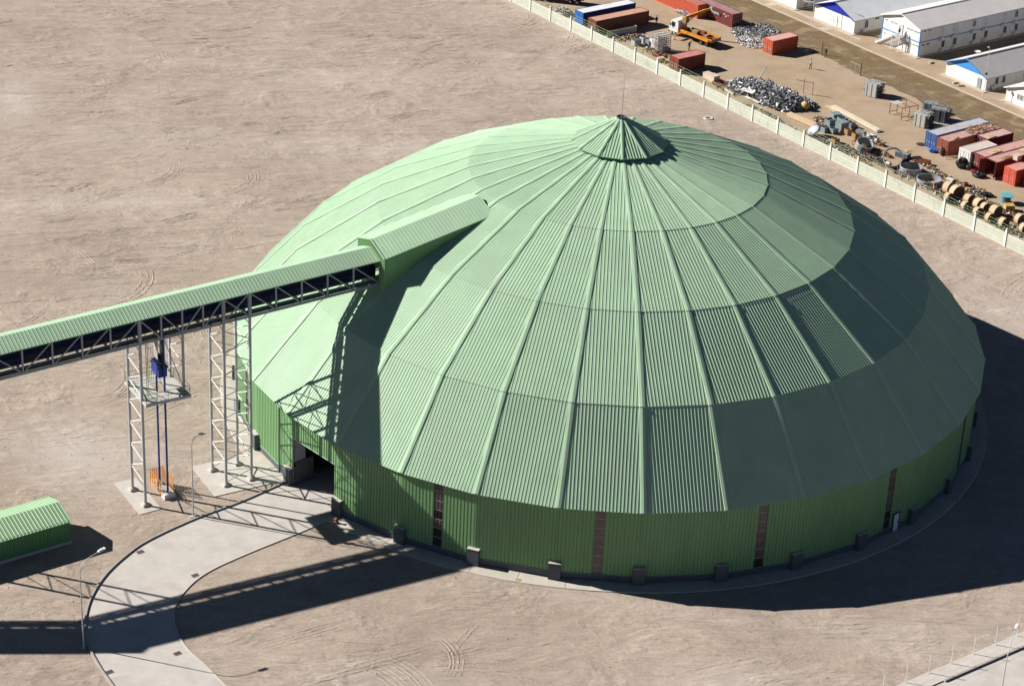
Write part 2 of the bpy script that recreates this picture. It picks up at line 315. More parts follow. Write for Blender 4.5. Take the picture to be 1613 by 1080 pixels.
# ------------------------------------------------------------------ concrete drive with kerbs
OUT = [(-34.6, -28.6), (-35.7, -30.0), (-39.7, -34.7), (-44.2, -39.2), (-48.2, -44.2), (-49.9, -47.6), (-51.1, -51.3), (-51.6, -55.0), (-51.5, -58.5), (-50.8, -62.0), (-49.7, -64.8), (-48.0, -67.8), (-46.1, -70.6), (-42, -76.5), (-36, -84)]
INN = [(-28.4, -35.7), (-29.7, -37.1), (-32.4, -40.1), (-36.6, -44.4), (-40.0, -48.2), (-41.6, -50.7), (-42.5, -53.2), (-42.9, -55.4), (-42.8, -57.7), (-41.9, -60.7), (-40.2, -63.7), (-37.7, -66.5), (-35.4, -69.3), (-31, -74.5), (-25, -82)]
def strip(name, A, B, z0, z1, m_):
    n = len(A); vs = [(*p[:2], z1) for p in A]+[(*p[:2], z1) for p in B]+[(*p[:2], z0) for p in A]+[(*p[:2], z0) for p in B]
    fs = [(i, i+1, n+i+1, n+i) for i in range(n-1)]+[(i, 2*n+i, 2*n+i+1, i+1) for i in range(n-1)]+[(n+i, n+i+1, 3*n+i+1, 3*n+i) for i in range(n-1)]
    fs += [(0, n, 3*n, 2*n), (n-1, 3*n-1, 4*n-1, 2*n-1)]
    return MB().add(vs, fs).build(name, m_)
ca, cb = catmull(OUT), catmull(INN)
def offset(P, d):
    out = []
    for i, p in enumerate(P):
        t = P[min(i+1, len(P)-1)]-P[max(i-1, 0)]; nn = Vector((-t.y, t.x)).normalized(); out.append(Vector((p.x+nn.x*d, p.y+nn.y*d)))
    return out
struct(strip('concrete_road', ca, cb, 0, .06, conc))
struct(strip('kerb', offset(ca, -.19), offset(ca, -.005), 0, .22, kerb_m))
struct(strip('kerb', offset(cb, .005), offset(cb, .2), 0, .10, conc2))
# entrance floor inside the shed
struct(MB().prism([(-35.0, -29.0), (-28.8, -36.1), (-18, -26), (-24, -19)], 0, .05).build('entrance_floor', conc))
DR = mat('drain_iron', (.20, .165, .15), .8, .2, 3)
for (x, y, lb) in ((-48.6, -46.4, 'dark drain grate in the road beside the green hut shadow'), (-41.9, -50.2, 'dark drain grate at the inner bend of the road'), (-40.9, -64.6, 'dark drain grate at the road edge nearest the bottom of the picture, inner side'), (-46.9, -68.6, 'dark drain grate at the outer road edge past the street lamp')):
    t = thing('drain_grate', lb, 'drain', (x, y, .06), R_(40), 'drain grates set in the concrete road')
    mb = MB()
    for s_ in (-1, 1): mb.bb(-.4, .4, s_*.27-.04, s_*.27+.04, .001, .02); mb.bb(s_*.36-.04, s_*.36+.04, -.23, .23, .001, .02)
    mb.build('frame', DR, t); MB().bb(-.33, .33, -.22, .22, -.02, .0).build('pit', DR, t)
    for i in range(6): MB().bb(-.30+.1*i, -.26+.1*i, -.22, .22, .001, .016).build('bar', DR, t)
struct(MB().prism([(-54.6, -32.4), (-50.3, -38.8), (-48.2, -37.2), (-52.4, -30.9)], 0, .07).build('concrete_pad', conc2))
struct(MB().prism([(-46.7, -27.6), (-42.8, -33.8), (-36.4, -29.6), (-38.9, -24.9), (-41.9, -24.4)], 0, .08).build('concrete_pad', conc2))
# ring-shaped manhole collar beyond the shed
t = thing('manhole_ring', 'pale round concrete manhole collar alone on the earth beyond the shed', 'manhole', (14.4, 95.9, 0))
MB().lathe([(.45, 0), (.8, 0), (.78, .14), (.47, .14)], 20, closed=True).build('collar', conc2, t); MB().lathe([(.001, .05), (.46, .05)], 20).build('cover', plinth_m, t)
# street corner at lower right: pavement, kerb, road
wd = Vector((45.8-31.5, -49.3+60.9, 0)).normalized(); wn = Vector((wd.y, -wd.x, 0)); w0 = Vector((31.5, -60.9, 0))
def wp(a, b, z): return w0+wd*a+wn*b+Vector((0, 0, z))
def wband(name, m_, a0, a1, b0, b1, z):
    return struct(MB().add([wp(a0, b0, 0), wp(a1, b0, 0), wp(a1, b1, 0), wp(a0, b1, 0), wp(a0, b0, z), wp(a1, b0, z), wp(a1, b1, z), wp(a0, b1, z)], [(4, 7, 6, 5), (0, 4, 5, 1), (1, 5, 6, 2), (2, 6, 7, 3), (3, 7, 4, 0)]).build(name, m_))
wband('pavement', conc2, -25, 60, 0, 1.9, .10)
wband('kerb', kerb_m, 4.6, 60, 1.9, 2.15, .24)
wband('concrete_road', conc, -25, 60, 2.15, 12, .05)
# ================================================================== domed storage shed
N = 32; PH = 6.38558; HB = PI/N
TR = [(46.0, 9.16), (38.302, 17.681), (28.568, 24.150), (17.790, 28.932), (5.15, 32.25)]     # rib radius, height at each ring
def bay_ang(j): return R_(-90+PH+11.25*(j+.5))
def rib_ang(j): return R_(-90+PH+11.25*j)
def ribprofile(hw, pitch, fl, top, h):
    """x positions and heights of a ribbed steel sheet between -hw and +hw"""
    sl = (pitch-fl-top)/2; n = int(2*hw/pitch)+2; pts = []
    for i in range(-n, n+1):
        c = i*pitch
        pts += [(c-top/2-sl, 0), (c-top/2, h), (c+top/2, h), (c+top/2+sl, 0)]
    res = []
    for k in range(len(pts)-1):
        (x0, z0), (x1, z1) = pts[k], pts[k+1]
        for X in (-hw, hw):
            if x0 < X < x1: res.append((X, z0+(z1-z0)*(X-x0)/(x1-x0)))
        if -hw <= x1 <= hw: res.append((x1, z1))
    res.sort(); return res
def roof_panel(Rb, zb, Rt, zt, pitch=.385, h=.037, lift=0, ext=0, half=HB, lip=.07):
    ab, at = Rb*math.cos(half), Rt*math.cos(half); wb, wt = Rb*math.sin(half), Rt*math.sin(half)
    L = math.hypot(ab-at, zt-zb); nrm = Vector(((zt-zb)/L, 0, (ab-at)/L)); dn = Vector(((ab-at)/L, 0, -(zt-zb)/L))
    mb = MB(); pr = ribprofile(wb, pitch, pitch*.70, pitch*.18, h)
    top = []; bot = []; lp = []
    for x, z in pr:
        t = 1 if abs(x) <= wt else max(0, (wb-abs(x))/(wb-wt))
        b = Vector((ab, x, zb))+nrm*(z+lift)+dn*ext; tt = Vector((ab+(at-ab)*t, x, zb+(zt-zb)*t))+nrm*(z+lift)
        bot.append(b); top.append(tt); lp.append(b-nrm*lip)
    n = len(pr)
    mb.add(bot+top+lp, [(i, i+1, n+i+1, n+i) for i in range(n-1)]+[(2*n+i, 2*n+i+1, i+1, i) for i in range(n-1)])
    return mb
def rib_cap(Rb, zb, Rt, zt, hw=.34, h=.135, lift=0, ext=.1, half=HB):
    L = math.hypot(Rb-Rt, zt-zb); nrm = Vector(((zt-zb)/L, 0, (Rb-Rt)/L)); dn = Vector(((Rb-Rt)/L, 0, -(zt-zb)/L))
    pf = [(-hw, -.08), (-hw*.86, h*.62), (0, h), (hw*.86, h*.62), (hw, -.08)]
    B = [Vector((Rb, x, zb))+nrm*(z+lift)+dn*ext for x, z in pf]; T = [Vector((Rt, x, zt))+nrm*(z+lift) for x, z in pf]
    return MB().add(B+T, [(i, i+1, 6+i, 5+i) for i in range(4)]+[(4, 3, 2, 1, 0)])
dome = thing('storage_dome', 'huge pale green ribbed steel dome shed standing on beige earth', 'dome')
for k in range(4):
    (Rb, zb), (Rt, zt) = TR[k], TR[k+1]
    me = roof_panel(Rb, zb, Rt, zt, lift=.02*k, ext=.16 if k else .25).mesh('roof_panel'); me.materials.append(roof_m)
    mr = rib_cap(Rb, zb, Rt, zt, lift=.02*k, ext=.2, hw=(.34, .34, .32, .27)[k], h=(.135, .135, .125, .11)[k]).mesh('rib_cap'); mr.materials.append(roof_m)
    for j in range(N):
        link('roof_panel', me, dome, (0, 0, 0), bay_ang(j)); link('rib_cap', mr, dome, (0, 0, 0), rib_ang(j))
# conical cap of twelve sides, vent ring and mast
CH = PI/12; CA = R_(-90+4.6)
me = roof_panel(5.72, 32.66, .42, 35.62, .36, .05, half=CH, lip=.14).mesh('cap_panel'); me.materials.append(roof_m)
mr = rib_cap(5.72, 32.66, .42, 35.62, .2, .13, ext=.03).mesh('cap_rib'); mr.materials.append(roof_m)
for i in range(12): link('cap_panel', me, dome, (0, 0, 0), CA+CH*(2*i+1)); link('cap_rib', mr, dome, (0, 0, 0), CA+CH*2*i)
MB().lathe([(.3, 35.5), (.56, 35.5), (.6, 35.66), (.6, 35.84), (.5, 35.84), (.46, 35.6)], 16, closed=True).build('vent_ring', plinth_m, dome)
mp = MB().tube((0, 0, 35.5), (.05, 0, 39.0), .055, 6, .04).build('mast', steel_m, dome); MB().tube((.05, 0, 39.0), (.09, 0, 41.2), .03, 5, .012).build('mast_tip', steel_m, mp)
# inner liner ring below the cap so that the opening under the cap is closed
MB().lathe([(5.2, 32.2), (5.05, 32.75), (.5, 34.9)], 32).build('cap_collar', wall_m, dome)
# walls -------------------------------------------------------------
RW = 45.72; AW = RW*math.cos(HB); WH = RW*math.sin(HB); Z0, Z1 = .92, 9.2
def wall_panel(x0, x1, z0, z1, pitch=.42, h=.06):
    c = (x0+x1)/2; pr = ribprofile((x1-x0)/2, pitch, pitch*.24, pitch*.60, h); n = len(pr)
    b = [Vector((AW+z, c+x, z0)) for x, z in pr]; t = [Vector((AW+z, c+x, z1)) for x, z in pr]; lp = [Vector((AW-.08, c+x, z0)) for x, z in pr]
    return MB().add(b+t+lp, [(i, i+1, n+i+1, n+i) for i in range(n-1)]+[(2*n+i, 2*n+i+1, i+1, i) for i in range(n-1)])
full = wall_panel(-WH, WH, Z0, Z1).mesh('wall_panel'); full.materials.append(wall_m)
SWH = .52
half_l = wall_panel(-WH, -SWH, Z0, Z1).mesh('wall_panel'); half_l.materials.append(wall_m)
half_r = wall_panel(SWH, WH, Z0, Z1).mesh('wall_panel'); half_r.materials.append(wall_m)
plm = MB().bb(AW-.3, AW+.06, -WH-.0, WH+.0, 0, Z0-.02).mesh('plinth'); plm.materials.append(plinth_m)
flm = MB().bb(AW-.05, AW+.12, -WH, WH, Z0-.018, Z0-.004).mesh('sill_flashing'); flm.materials.append(trim_m)
cnm = MB().add([(RW-.1, -.16, Z0), (RW+.06, -.1, Z0), (RW+.06, .1, Z0), (RW-.1, .16, Z0), (RW-.1, -.16, Z1), (RW+.06, -.1, Z1), (RW+.06, .1, Z1), (RW-.1, .16, Z1)], [(0, 1, 5, 4), (1, 2, 6, 5), (2, 3, 7, 6)]).mesh('corner_flashing'); cnm.materials.append(wall_m)
pm = MB(); pm.prism([(45.35, -.66), (46.24, -.66), (46.24, .66), (45.35, .66)], 0, 2.02); pm.prism([(45.37, -.6), (46.18, -.6), (46.18, .6), (45.37, .6)], 2.02, 2.1)
pm = pm.mesh('pier'); pm.materials.append(plinth_m)
pcm = MB().prism([(45.33, -.68), (46.27, -.68), (46.27, .68), (45.33, .68)], 2.105, 2.15).mesh('pier_cap'); pcm.materials.append(conc2)
sheet_p = MB()
NPZ = 7; PZ = [(Z0+.02)+(Z1-Z0-.3)*i/NPZ for i in range(NPZ+1)]
for j in range(N):
    a = bay_ang(j); jj = j if j < 16 else j-32
    if jj == -5:
        lm_ = wall_panel(-WH, WH, 6.2, Z1).mesh('wall_panel'); lm_.materials.append(wall_m); link('wall_panel', lm_, dome, (0, 0, 0), a)
        MB().bb(AW-.12, AW+.09, -WH, WH, 6.1, 6.19).build('door_lintel', trim_m, dome, rz=a)
        for s_ in (-1, 1):
            jp = wall_panel(s_*WH-.75 if s_ > 0 else -WH, WH if s_ > 0 else -WH+.75, Z0, 6.08).mesh('door_jamb'); jp.materials.append(wall_m); link('door_jamb', jp, dome, (0, 0, 0), a)
            MB().bb(AW-2.7, AW-.34, s_*(WH-.55)-.3, s_*(WH-.55)+.3, 0, 3.0).build('retaining_wall', plinth_m, dome, rz=a)
            MB().bb(AW-1.6, AW-.1, s_*(WH-.7)-.06, s_*(WH-.7)+.06, 3.0, 6.08).build('reveal_panel', steel_m, dome, rz=a)
            MB().bb(AW-.3, AW+.06, s_*(WH-.38)-.38, s_*(WH-.38)+.38, 0, Z0-.02).build('plinth', plinth_m, dome, rz=a)
    elif jj % 2:
        link('wall_panel', half_l, dome, (0, 0, 0), a); link('wall_panel', half_r, dome, (0, 0, 0), a)
        ws = MB(); ws.bb(AW-.1, AW-.04, -SWH, SWH, Z0, Z1-.2); ws = ws.build('window_strip', dark_m, dome, rz=a)
        for i in range(NPZ):
            dk = mat('dark_pane', (.035, .03, .035), .3, .2, .8, spec=.5)
            p_ = MB()
            for q in range(5): p_.bb(AW-.035, AW-.005+(.03 if q % 2 else 0), -SWH+.2*SWH*2*q+.01, -SWH+.2*SWH*2*(q+1)-.01, PZ[i]+.02, PZ[i+1]-.06)
            p_.build('pane', dk if (jj, i) in ((1, 0), (3, 0), (3, 1), (5, 0), (-7, 2), (-3, 0), (-3, 1), (-3, 3)) else pane_m, ws)
            MB().bb(AW-.03, AW+.02, -SWH, SWH, PZ[i+1]-.055, PZ[i+1]+.015).build('bar', paneb_m, ws)
        link('plinth', plm, dome, (0, 0, 0), a); link('sill_flashing', flm, dome, (0, 0, 0), a)
    else:
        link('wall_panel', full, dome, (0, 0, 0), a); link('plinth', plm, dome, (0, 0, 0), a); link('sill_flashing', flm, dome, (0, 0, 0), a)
    r_ = rib_ang(j)
    link('corner_flashing', cnm, dome, (0, 0, 0), r_); p = link('pier', pm, dome, (0, 0, 0), r_); link('pier_cap', pcm, p)
# personnel door between two piers
a = bay_ang(3)
fr = MB()
for y0, y1, z0, z1 in ((1.02, 1.14, .1, 2.42), (2.06, 2.18, .1, 2.42), (1.14, 2.06, 2.3, 2.42)): fr.bb(AW-.1, AW+.22, y0, y1, z0, z1)
dr = MB().bb(AW+.1, AW+.16, 1.15, 2.05, .12, 2.29).build('door', white_m, dome, rz=a); fr.build('door_frame', plinth_m, dr); MB().bb(AW+.16, AW+.22, 1.9, 1.98, 1.1, 1.22).build('handle', dark_m, dr)
# apron of slabs round the foot
struct(MB().lathe([(45.2, .0), (45.2, .05), (47.62, .05), (47.64, 0)], 128).build('apron', conc2)); ap = bpy.data.objects['apron']
sl = MB(); dA = PI/56
poly = [(r*math.cos(t), r*math.sin(t)) for r, ts in ((45.25, (-1, 0, 1)), (47.6, (1, 0, -1))) for t in [q*(dA-.0006) for q in ts]]
sl.prism(poly, .05, .10); sl = sl.mesh('slab'); sl.materials.append(mat('apron_slab', (.53, .49, .43), .85, .10, .7, rnd=.06, bump=.012, bscale=9))
for i in range(56):
    ang = dA*2*i
    x, y = 46.5*math.cos(ang), 46.5*math.sin(ang)
    if -38.5 < x < -27.5 and -38.3 < y < -26: continue
    link('slab', sl, ap, (0, 0, 0), ang)
# ================================================================== conveyor gallery (local x along the belt, local -y towards the camera side)
TH = bay_ang(-6)+PI; DX = Vector((math.cos(TH), math.sin(TH), 0))
def zb_(s): return 19.45+.043*(s+77.7)
TH_ = 3.15
def gallery(name, label, base, ang, s0, nodes, zf, s_off, diag, tower_nodes=(), detail=True):
    """s is distance along the belt; local x = s - s_off"""
    g = thing(name, label, 'conveyor', base, ang, None)
    X = lambda s: s-s_off
    a, b = nodes[0], nodes[-1]
    # roof of ribbed sheets, two slopes
    for side in (-1, 1):
        mb = MB(); n = int((b-a)/.42); vs = []; fs = []; k = 0
        for i in range(n):
            for u, h in ((0, 0), (.325, 0), (.345, .035), (.40, .035)):
                s = a+(i+u/.42)*(b-a)/n; z = zf(s)+TH_
                vs += [(X(s), side*2.32, z+.02+h), (X(s), 0, z+.86+h), (X(s), side*2.32, z-.07+h)]
                if k: o = 3*(k-1); fs += [(o, o+1, o+4, o+3) if side > 0 else (o, o+3, o+4, o+1), (o, o+2, o+5, o+3)]
                k += 1
        mb.add(vs, fs); mb.build('roof_sheet', roof_m, g)
    for y in (-1.9, 1.9):
        for dz, nm, hh in ((.11, 'bottom_chord', .24), (TH_-.12, 'top_chord', .2)):
            MB().bar((X(a), y, zf(a)+dz), (X(b), y, zf(b)+dz), .2, hh).build(nm, steel_m, g)
        for s in nodes:
            w_ = .34 if s in tower_nodes else .17
            MB().bar((X(s), y, zf(s)+.23), (X(s), y, zf(s)+TH_-.22), w_).build('post', steel_m, g)
        for (p, q), d in zip(zip(nodes, nodes[1:]), diag):
            lo, hi = (zf, lambda s: zf(s))
            if d in '/X': MB().bar((X(p)+.1, y, zf(p)+.25), (X(q)-.1, y, zf(q)+TH_-.25), .12).build('diagonal', steel_m, g)
            if d in '\\X': MB().bar((X(p)+.1, y+.002, zf(p)+TH_-.25), (X(q)-.1, y+.002, zf(q)+.25), .12).build('diagonal', steel_m, g)
    for s in nodes:
        MB().bar((X(s), -1.8, zf(s)+.12), (X(s), 1.8, zf(s)+.12), .16, .2).build('floor_beam', steel_m, g)
        MB().bar((X(s), -1.8, zf(s)+TH_-.1), (X(s), 1.8, zf(s)+TH_-.1), .12).build('roof_beam', steel_m, g)
        fr_ = MB()
        for y in (-.55, .55): fr_.bar((X(s), y, zf(s)+.22), (X(s), y, zf(s)+.6), .12)
        fr_.build('belt_trestle', navy_m, g)
    # enclosed belt
    bx = MB(); vs = []
    pf = [(-.82, .58), (-.9, 1.5), (-.62, 1.95), (.62, 1.95), (.9, 1.5), (.82, .58)]
    for s in (a, b): vs += [(X(s), y, zf(s)+z) for y, z in pf]
    bx.add(vs, [(i, (i+1) % 6, 6+(i+1) % 6, 6+i) for i in range(6)]+[(5, 4, 3, 2, 1, 0), (6, 7, 8, 9, 10, 11)]); bl = bx.build('belt_housing', navy_m, g)
    if detail:
        n = int((b-a)/3.2)
        for i in range(1, n):
            s = a+(b-a)*i/n; MB().bar((X(s), -.95, zf(s)+.62), (X(s), -.95, zf(s)+1.5), .05, .1).build('stiffener', blue_m, bl)
    for y in (-1.42, 1.42):
        MB().bar((X(a), y, zf(a)+.28), (X(b), y, zf(b)+.28), .76, .05).build('walkway', grate_m, g)
        MB().bar((X(a), y*.73, zf(a)+.40), (X(b), y*.73, zf(b)+.40), .03, .18).build('toe_plate', gal_m, g)
        for h in (.8, 1.25): MB().bar((X(a), y*1.3, zf(a)+h), (X(b), y*1.3, zf(b)+h), .035).build('handrail', rail_m, g)
    return g
S0 = -60.0; base = (DX.x*S0, DX.y*S0, 0)
nodes = [-98.2, -94.9, -91.6, -88.35, -85.05, -81.75, -78.45, -75.2, -71.9, -68.6, -65.4, -62.1, -59.6, -57.15, -54.7, -52.3, -49.15, -45.95, -42.8, -39.6, -36.35, -33.0]
diag = ['\\']*7+['/', '/', '/', '/', '\\', '\\', '/', '/', 'X', '\\', '\\', '\\', '\\', '\\']
gallery('conveyor_gallery', 'long covered conveyor bridge with green roof reaching the dome on lattice towers', base, TH, S0, nodes, zb_, S0, diag, (-62.1, -52.3, -49.15))
# the next conveyor run, off to the left of the picture; only its shadow falls into view
k2 = Vector((DX.x*-98.6, DX.y*-98.6, 0)); d2 = Vector((-9.9, -1.6, 0)).normalized(); a2 = math.atan2(-d2.y, -d2.x)
n2 = [-3.3*i for i in range(14, 0, -1)]+[1.9]
gallery('conveyor_gallery', 'second covered conveyor run off the left edge casting the shadow across the drive', (k2.x, k2.y, 0), a2, 0, n2, lambda s: 18.5+.05*s, 0, ['\\']*7+['/']*7, (), False)
# ------------------------------------------------------------------ lattice towers
def lp_(s, off): return Vector((s-S0, -off, 0))
def leg(parent, s, off, top, r=.17, m_=gal_m):
    p = lp_(s, off); l_ = MB().tube(p+Vector((0, 0, .4)), p+Vector((0, 0, top)), r, 10).build('leg', m_, parent, smooth=False)
    MB().bb(p.x-.42, p.x+.42, p.y-.42, p.y+.42, .06, .3).bb(p.x-.28, p.x+.28, p.y-.28, p.y+.28, .3, .4).build('base_plate', conc2, l_)
def zig(parent, A, B, z_top, z_bot, step, first=.2, r=.06, nm='brace', flip=False):
    z = z_top; a, b = (B, A) if flip else (A, B)
    while z > z_bot+step*.5:
        zm = z-step*first; zn = z-step
        MB().tube(a+Vector((0, 0, z)), b+Vector((0, 0, zm)), r, 6).build(nm, white_m, parent)
        if zn > z_bot: MB().tube(b+Vector((0, 0, zm-.1)), a+Vector((0, 0, zn+.06)), r, 6).build(nm, white_m, parent)
        z = zn
t2 = thing('support_tower', 'four-legged grey lattice tower carrying the conveyor close to the dome', 'tower', base, TH, 'lattice towers under the conveyor')
for s in (-52.3, -49.15):
    for off in (-1.9, 1.9): leg(t2, s, off, zb_(s)-.02)
    zig(t2, lp_(s, -1.9), lp_(s, 1.9), zb_(s)-.3, .9, 2.75)
for off in (-1.9, 1.9):
    A, B = lp_(-52.3, off), lp_(-49.15, off); z = 19.6
    while z > 2.0:
        MB().tube(A+Vector((0, 0, z)), B+Vector((0, 0, z-1.5)), .05, 6).build('brace', steel_m, t2)
        MB().tube(A+Vector((0, 0, z-2.6)), B+Vector((0, 0, z-1.65)), .05, 6).build('brace', steel_m, t2)
        z -= 2.75
t1 = thing('support_tower', 'two-legged pale lattice tower holding the conveyor beside the belt tensioner', 'tower', base, TH, 'lattice towers under the conveyor')
for off in (-1.9, 1.9): leg(t1, -62.1, off, zb_(-62.1)-.02)
zig(t1, lp_(-62.1, -1.9), lp_(-62.1, 1.9), zb_(-62.1)-.3, .9, 2.75)
t3 = thing('support_tower', 'lattice tower off the left edge whose shadow crosses the drive', 'tower', base, TH, 'lattice towers under the conveyor')
for s in (-88.5,):
    for off in (-1.9, 1.9): leg(t3, s, off, zb_(s)-.02)
    zig(t3, lp_(s, -1.9), lp_(s, 1.9), zb_(s)-.3, .9, 2.75)
# suspended take-up platform
pf = thing('take_up_platform', 'pale steel platform with handrails hung below the conveyor', 'platform', base, TH)
PZ_ = 13.4; P0_, P1_ = lp_(-62.3, 3.0), lp_(-56.9, -3.0)
dk = MB()
x0, x1, y0, y1 = P0_.x+.25, P1_.x, P0_.y, P1_.y
hx0, hx1, hy0, hy1 = lp_(-59.9, 0).x, lp_(-58.5, 0).x, -1.3, 1.3
for bx in ((x0, hx0, y0, y1), (hx1, x1, y0, y1), (hx0, hx1, y0, hy0), (hx0, hx1, hy1, y1)): dk.bb(*bx, PZ_-.06, PZ_)
dk.build('deck', mat('deck_plate', (.52, .52, .48), .6, .1, 1), pf)
for y in (y0, y1): MB().bb(x0-.1, x1+.1, y-.09, y+.09, PZ_-.36, PZ_-.065).build('edge_beam', gal_m, pf)
for x in (x0, x1): MB().bb(x-.09, x+.09, y0+.1, y1-.1, PZ_-.35, PZ_-.07).build('edge_beam', gal_m, pf)
for x in (hx0-.1, hx1+.1): MB().bb(x-.07, x+.07, y0+.1, y1-.1, PZ_-.3, PZ_-.07).build('joist', steel_m, pf)
def rail(parent, A, B, z, posts=5):
    for h in (.55, 1.1): MB().bar(A+Vector((0, 0, z+h)), B+Vector((0, 0, z+h)), .045).build('handrail', rail_m, parent)
    for i in range(posts): p = A.lerp(B, i/(posts-1)); MB().bar(p+Vector((0, 0, z)), p+Vector((0, 0, z+1.1)), .045).build('rail_post', rail_m, parent)
c = [Vector((x0, y0, 0)), Vector((x1, y0, 0)), Vector((x1, y1, 0)), Vector((x0, y1, 0))]
for i in range(4): rail(pf, c[i], c[(i+1) % 4], PZ_)
for off in (-1.9, 1.9):
    p = lp_(-57.15, off); MB().bar(p+Vector((0, 0, PZ_)), p+Vector((0, 0, zb_(-57.15)-.02)), .24).build('hanger', gal_m, pf)
zig(pf, lp_(-57.15, -1.9), lp_(-57.15, 1.9), zb_(-57)-.3, PZ_+.2, 2.75, flip=False)
for off in (-1.9, 1.9): MB().tube(lp_(-57.15, off)+Vector((.02, 0, PZ_+.2)), lp_(-59.3, off)+Vector((0, 0, zb_(-59)-.1)), .05, 6).build('brace', steel_m, pf)
# caged ladder
ld = thing('ladder', 'green caged ladder between take-up platform and conveyor', 'ladder', base, TH)
lx = lp_(-61.3, 1.7)
for dy in (-.25, .25): MB().bar(lx+Vector((0, dy, PZ_)), lx+Vector((0, dy, zb_(-61)+.9)), .045).build('stile', rail_m, ld)
for i in range(22): z = PZ_+.3+.32*i; MB().bar(lx+Vector((0, -.25, z)), lx+Vector((0, .25, z)), .03).build('rung', rail_m, ld)
for i in range(6):
    z = PZ_+2.2+.8*i; pts = [lx+Vector((.75*math.sin(PI*k/6), -.35*math.cos(PI*k/6), z)) for k in range(7)]; MB().path(pts, .02, 4).build('cage_hoop', rail_m, ld)
for k in (1, 3, 5): q = lx+Vector((.75*math.sin(PI*k/6), -.35*math.cos(PI*k/6), 0)); MB().bar(q+Vector((0, 0, PZ_+2.2)), q+Vector((0, 0, PZ_+6.2)), .025).build('cage_bar', rail_m, ld)
# belt tensioner: counterweight, hanging belts, guide pipes, base
tk = thing('belt_tensioner', 'blue belt counterweight on twin guide pipes above a white block', 'tensioner', base, TH)
cx = lp_(-59.2, 0).x
cw = MB().bb(cx-.5, cx+.5, -1.0, 1.0, 15.1, 16.5).build('counterweight', blue_m, tk)
MB().bb(cx-.62, cx+.62, -1.02, -.9, 16.2, 16.4).bb(cx-.62, cx+.62, .9, 1.02, 16.2, 16.4).bb(cx-.45, cx+.45, -1.15, 1.15, 16.5, 16.56).build('weight_lid', navy_m, cw)
MB().tube((cx, -.85, 17.1), (cx, .85, 17.1), .32, 14).build('pulley', dark_m, tk)
for y in (-1.05, 1.05): MB().bb(cx-.12, cx+.12, y-.06, y+.06, 16.4, 18.1).build('hanger_plate', navy_m, tk)
for dx, m_ in ((-.36, mat('grey_belt', (.36, .36, .36), .7, .15, 1.5)), (.36, dark_m)): MB().bb(cx+dx-.015, cx+dx+.015, -.62, .62, 17.1, zb_(-59)+.6).build('belt', m_, tk)
for y in (-.95, .95):
    MB().tube((cx+.1, y*1.22, .6), (cx+.1, y*1.22, zb_(-59)+.1), .115, 10).build('guide_pipe', blue_m, tk)
MB().bb(cx-.55, cx+.75, -1.75, .35, 0, .62).bb(cx-.45, cx+.45, .35, 2.6, 0, .45).build('base_block', white_m, tk)
for (ax, ay), (bx_, by) in (((cx-.7, 1.9), (cx+.75, 1.9)), ((cx-.7, -1.0), (cx-.7, 1.9)), ((cx+.85, -1.0), (cx+.85, 1.9))):
    A, B = Vector((ax, ay, .3)), Vector((bx_, by, .3)); fp_ = MB()
    for i in range(7): p = A.lerp(B, i/6); fp_.bar(p, p+Vector((0, 0, 1.9)), .05)
    for i in range(8): fp_.bar(A+Vector((0, 0, .1+.25*i)), B+Vector((0, 0, .1+.25*i)), .05)
    fp_.build('guard_panel', orange_m, tk)
# ------------------------------------------------------------------ head house on the dome
hh = thing('head_house', 'pale green gabled conveyor housing half-way up the dome', 'housing', (0, 0, 0), TH)
def dome_z(a):
    CB = math.cos(HB)
    for (Rb, zb), (Rt, zt) in zip(TR, TR[1:]):
        if Rt*CB <= a <= Rb*CB: return zb+(zt-zb)*(Rb*CB-a)/(Rb*CB-Rt*CB)
    return zb
HS0, HS1, HW = -33.15, -19.1, 3.25
def hz(s): return 26.3+.203*(s+33)
for side in (-1, 1):
    vs = []; fs = []; n = 33
    for i in range(n):
        for u, h in ((0, 0), (.77, 0), (.82, .035), (.95, .035)):
            s = HS0+(i+u)*(HS1-HS0)/n; vs += [(s, side*(HW+.15), hz(s)-1.1+h), (s, 0, hz(s)+h), (s, side*(HW+.15), hz(s)-1.19+h)]
    k = len(vs)//3
    for i in range(k-1): o = 3*i; fs += [(o, o+1, o+4, o+3) if side > 0 else (o, o+3, o+4, o+1), (o, o+2, o+5, o+3)]
    MB().add(vs, fs).build('roof_sheet', roof_m, hh)
    vs = []; n = 70
    for i in range(n):
        for u, h in ((0, 0), (.55, 0), (.65, .04), (.9, .04)):
            s = HS0+(i+u)*(HS1-HS0)/n; vs += [(s, side*(HW+h), dome_z(-s)-.35), (s, side*(HW+h), hz(s)-1.07)]
    k = len(vs)//2
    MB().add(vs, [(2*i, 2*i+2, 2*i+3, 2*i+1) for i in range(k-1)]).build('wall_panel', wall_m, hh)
fr = MB(); zg = zb_(-33)+TH_
def front_strip(y0, y1, lowf, m_=None):
    n = max(2, int(abs(y1-y0)/.2)); vs = []
    for i in range(n):
        for u, h in ((0, 0), (.5, 0), (.6, .04), (.9, .04)):
            y = y0+(y1-y0)*(i+u)/n; vs += [(HS0-h, y, lowf(y)), (HS0-h, y, hz(HS0)-.04-1.08*abs(y)/HW)]
    vs += [(HS0, y1, lowf(y1)), (HS0, y1, hz(HS0)-.04-1.08*abs(y1)/HW)]; k = len(vs)//2
    fr.add(vs, [(2*i, 2*i+2, 2*i+3, 2*i+1) for i in range(k-1)])
low = dome_z(-HS0)-.3
front_strip(-HW, -2.36, lambda y: low); front_strip(2.36, HW, lambda y: low); front_strip(-2.36, 2.36, lambda y: zg+.92-.84*abs(y)/2.32)
fr.build('front_panel', wall_m, hh)
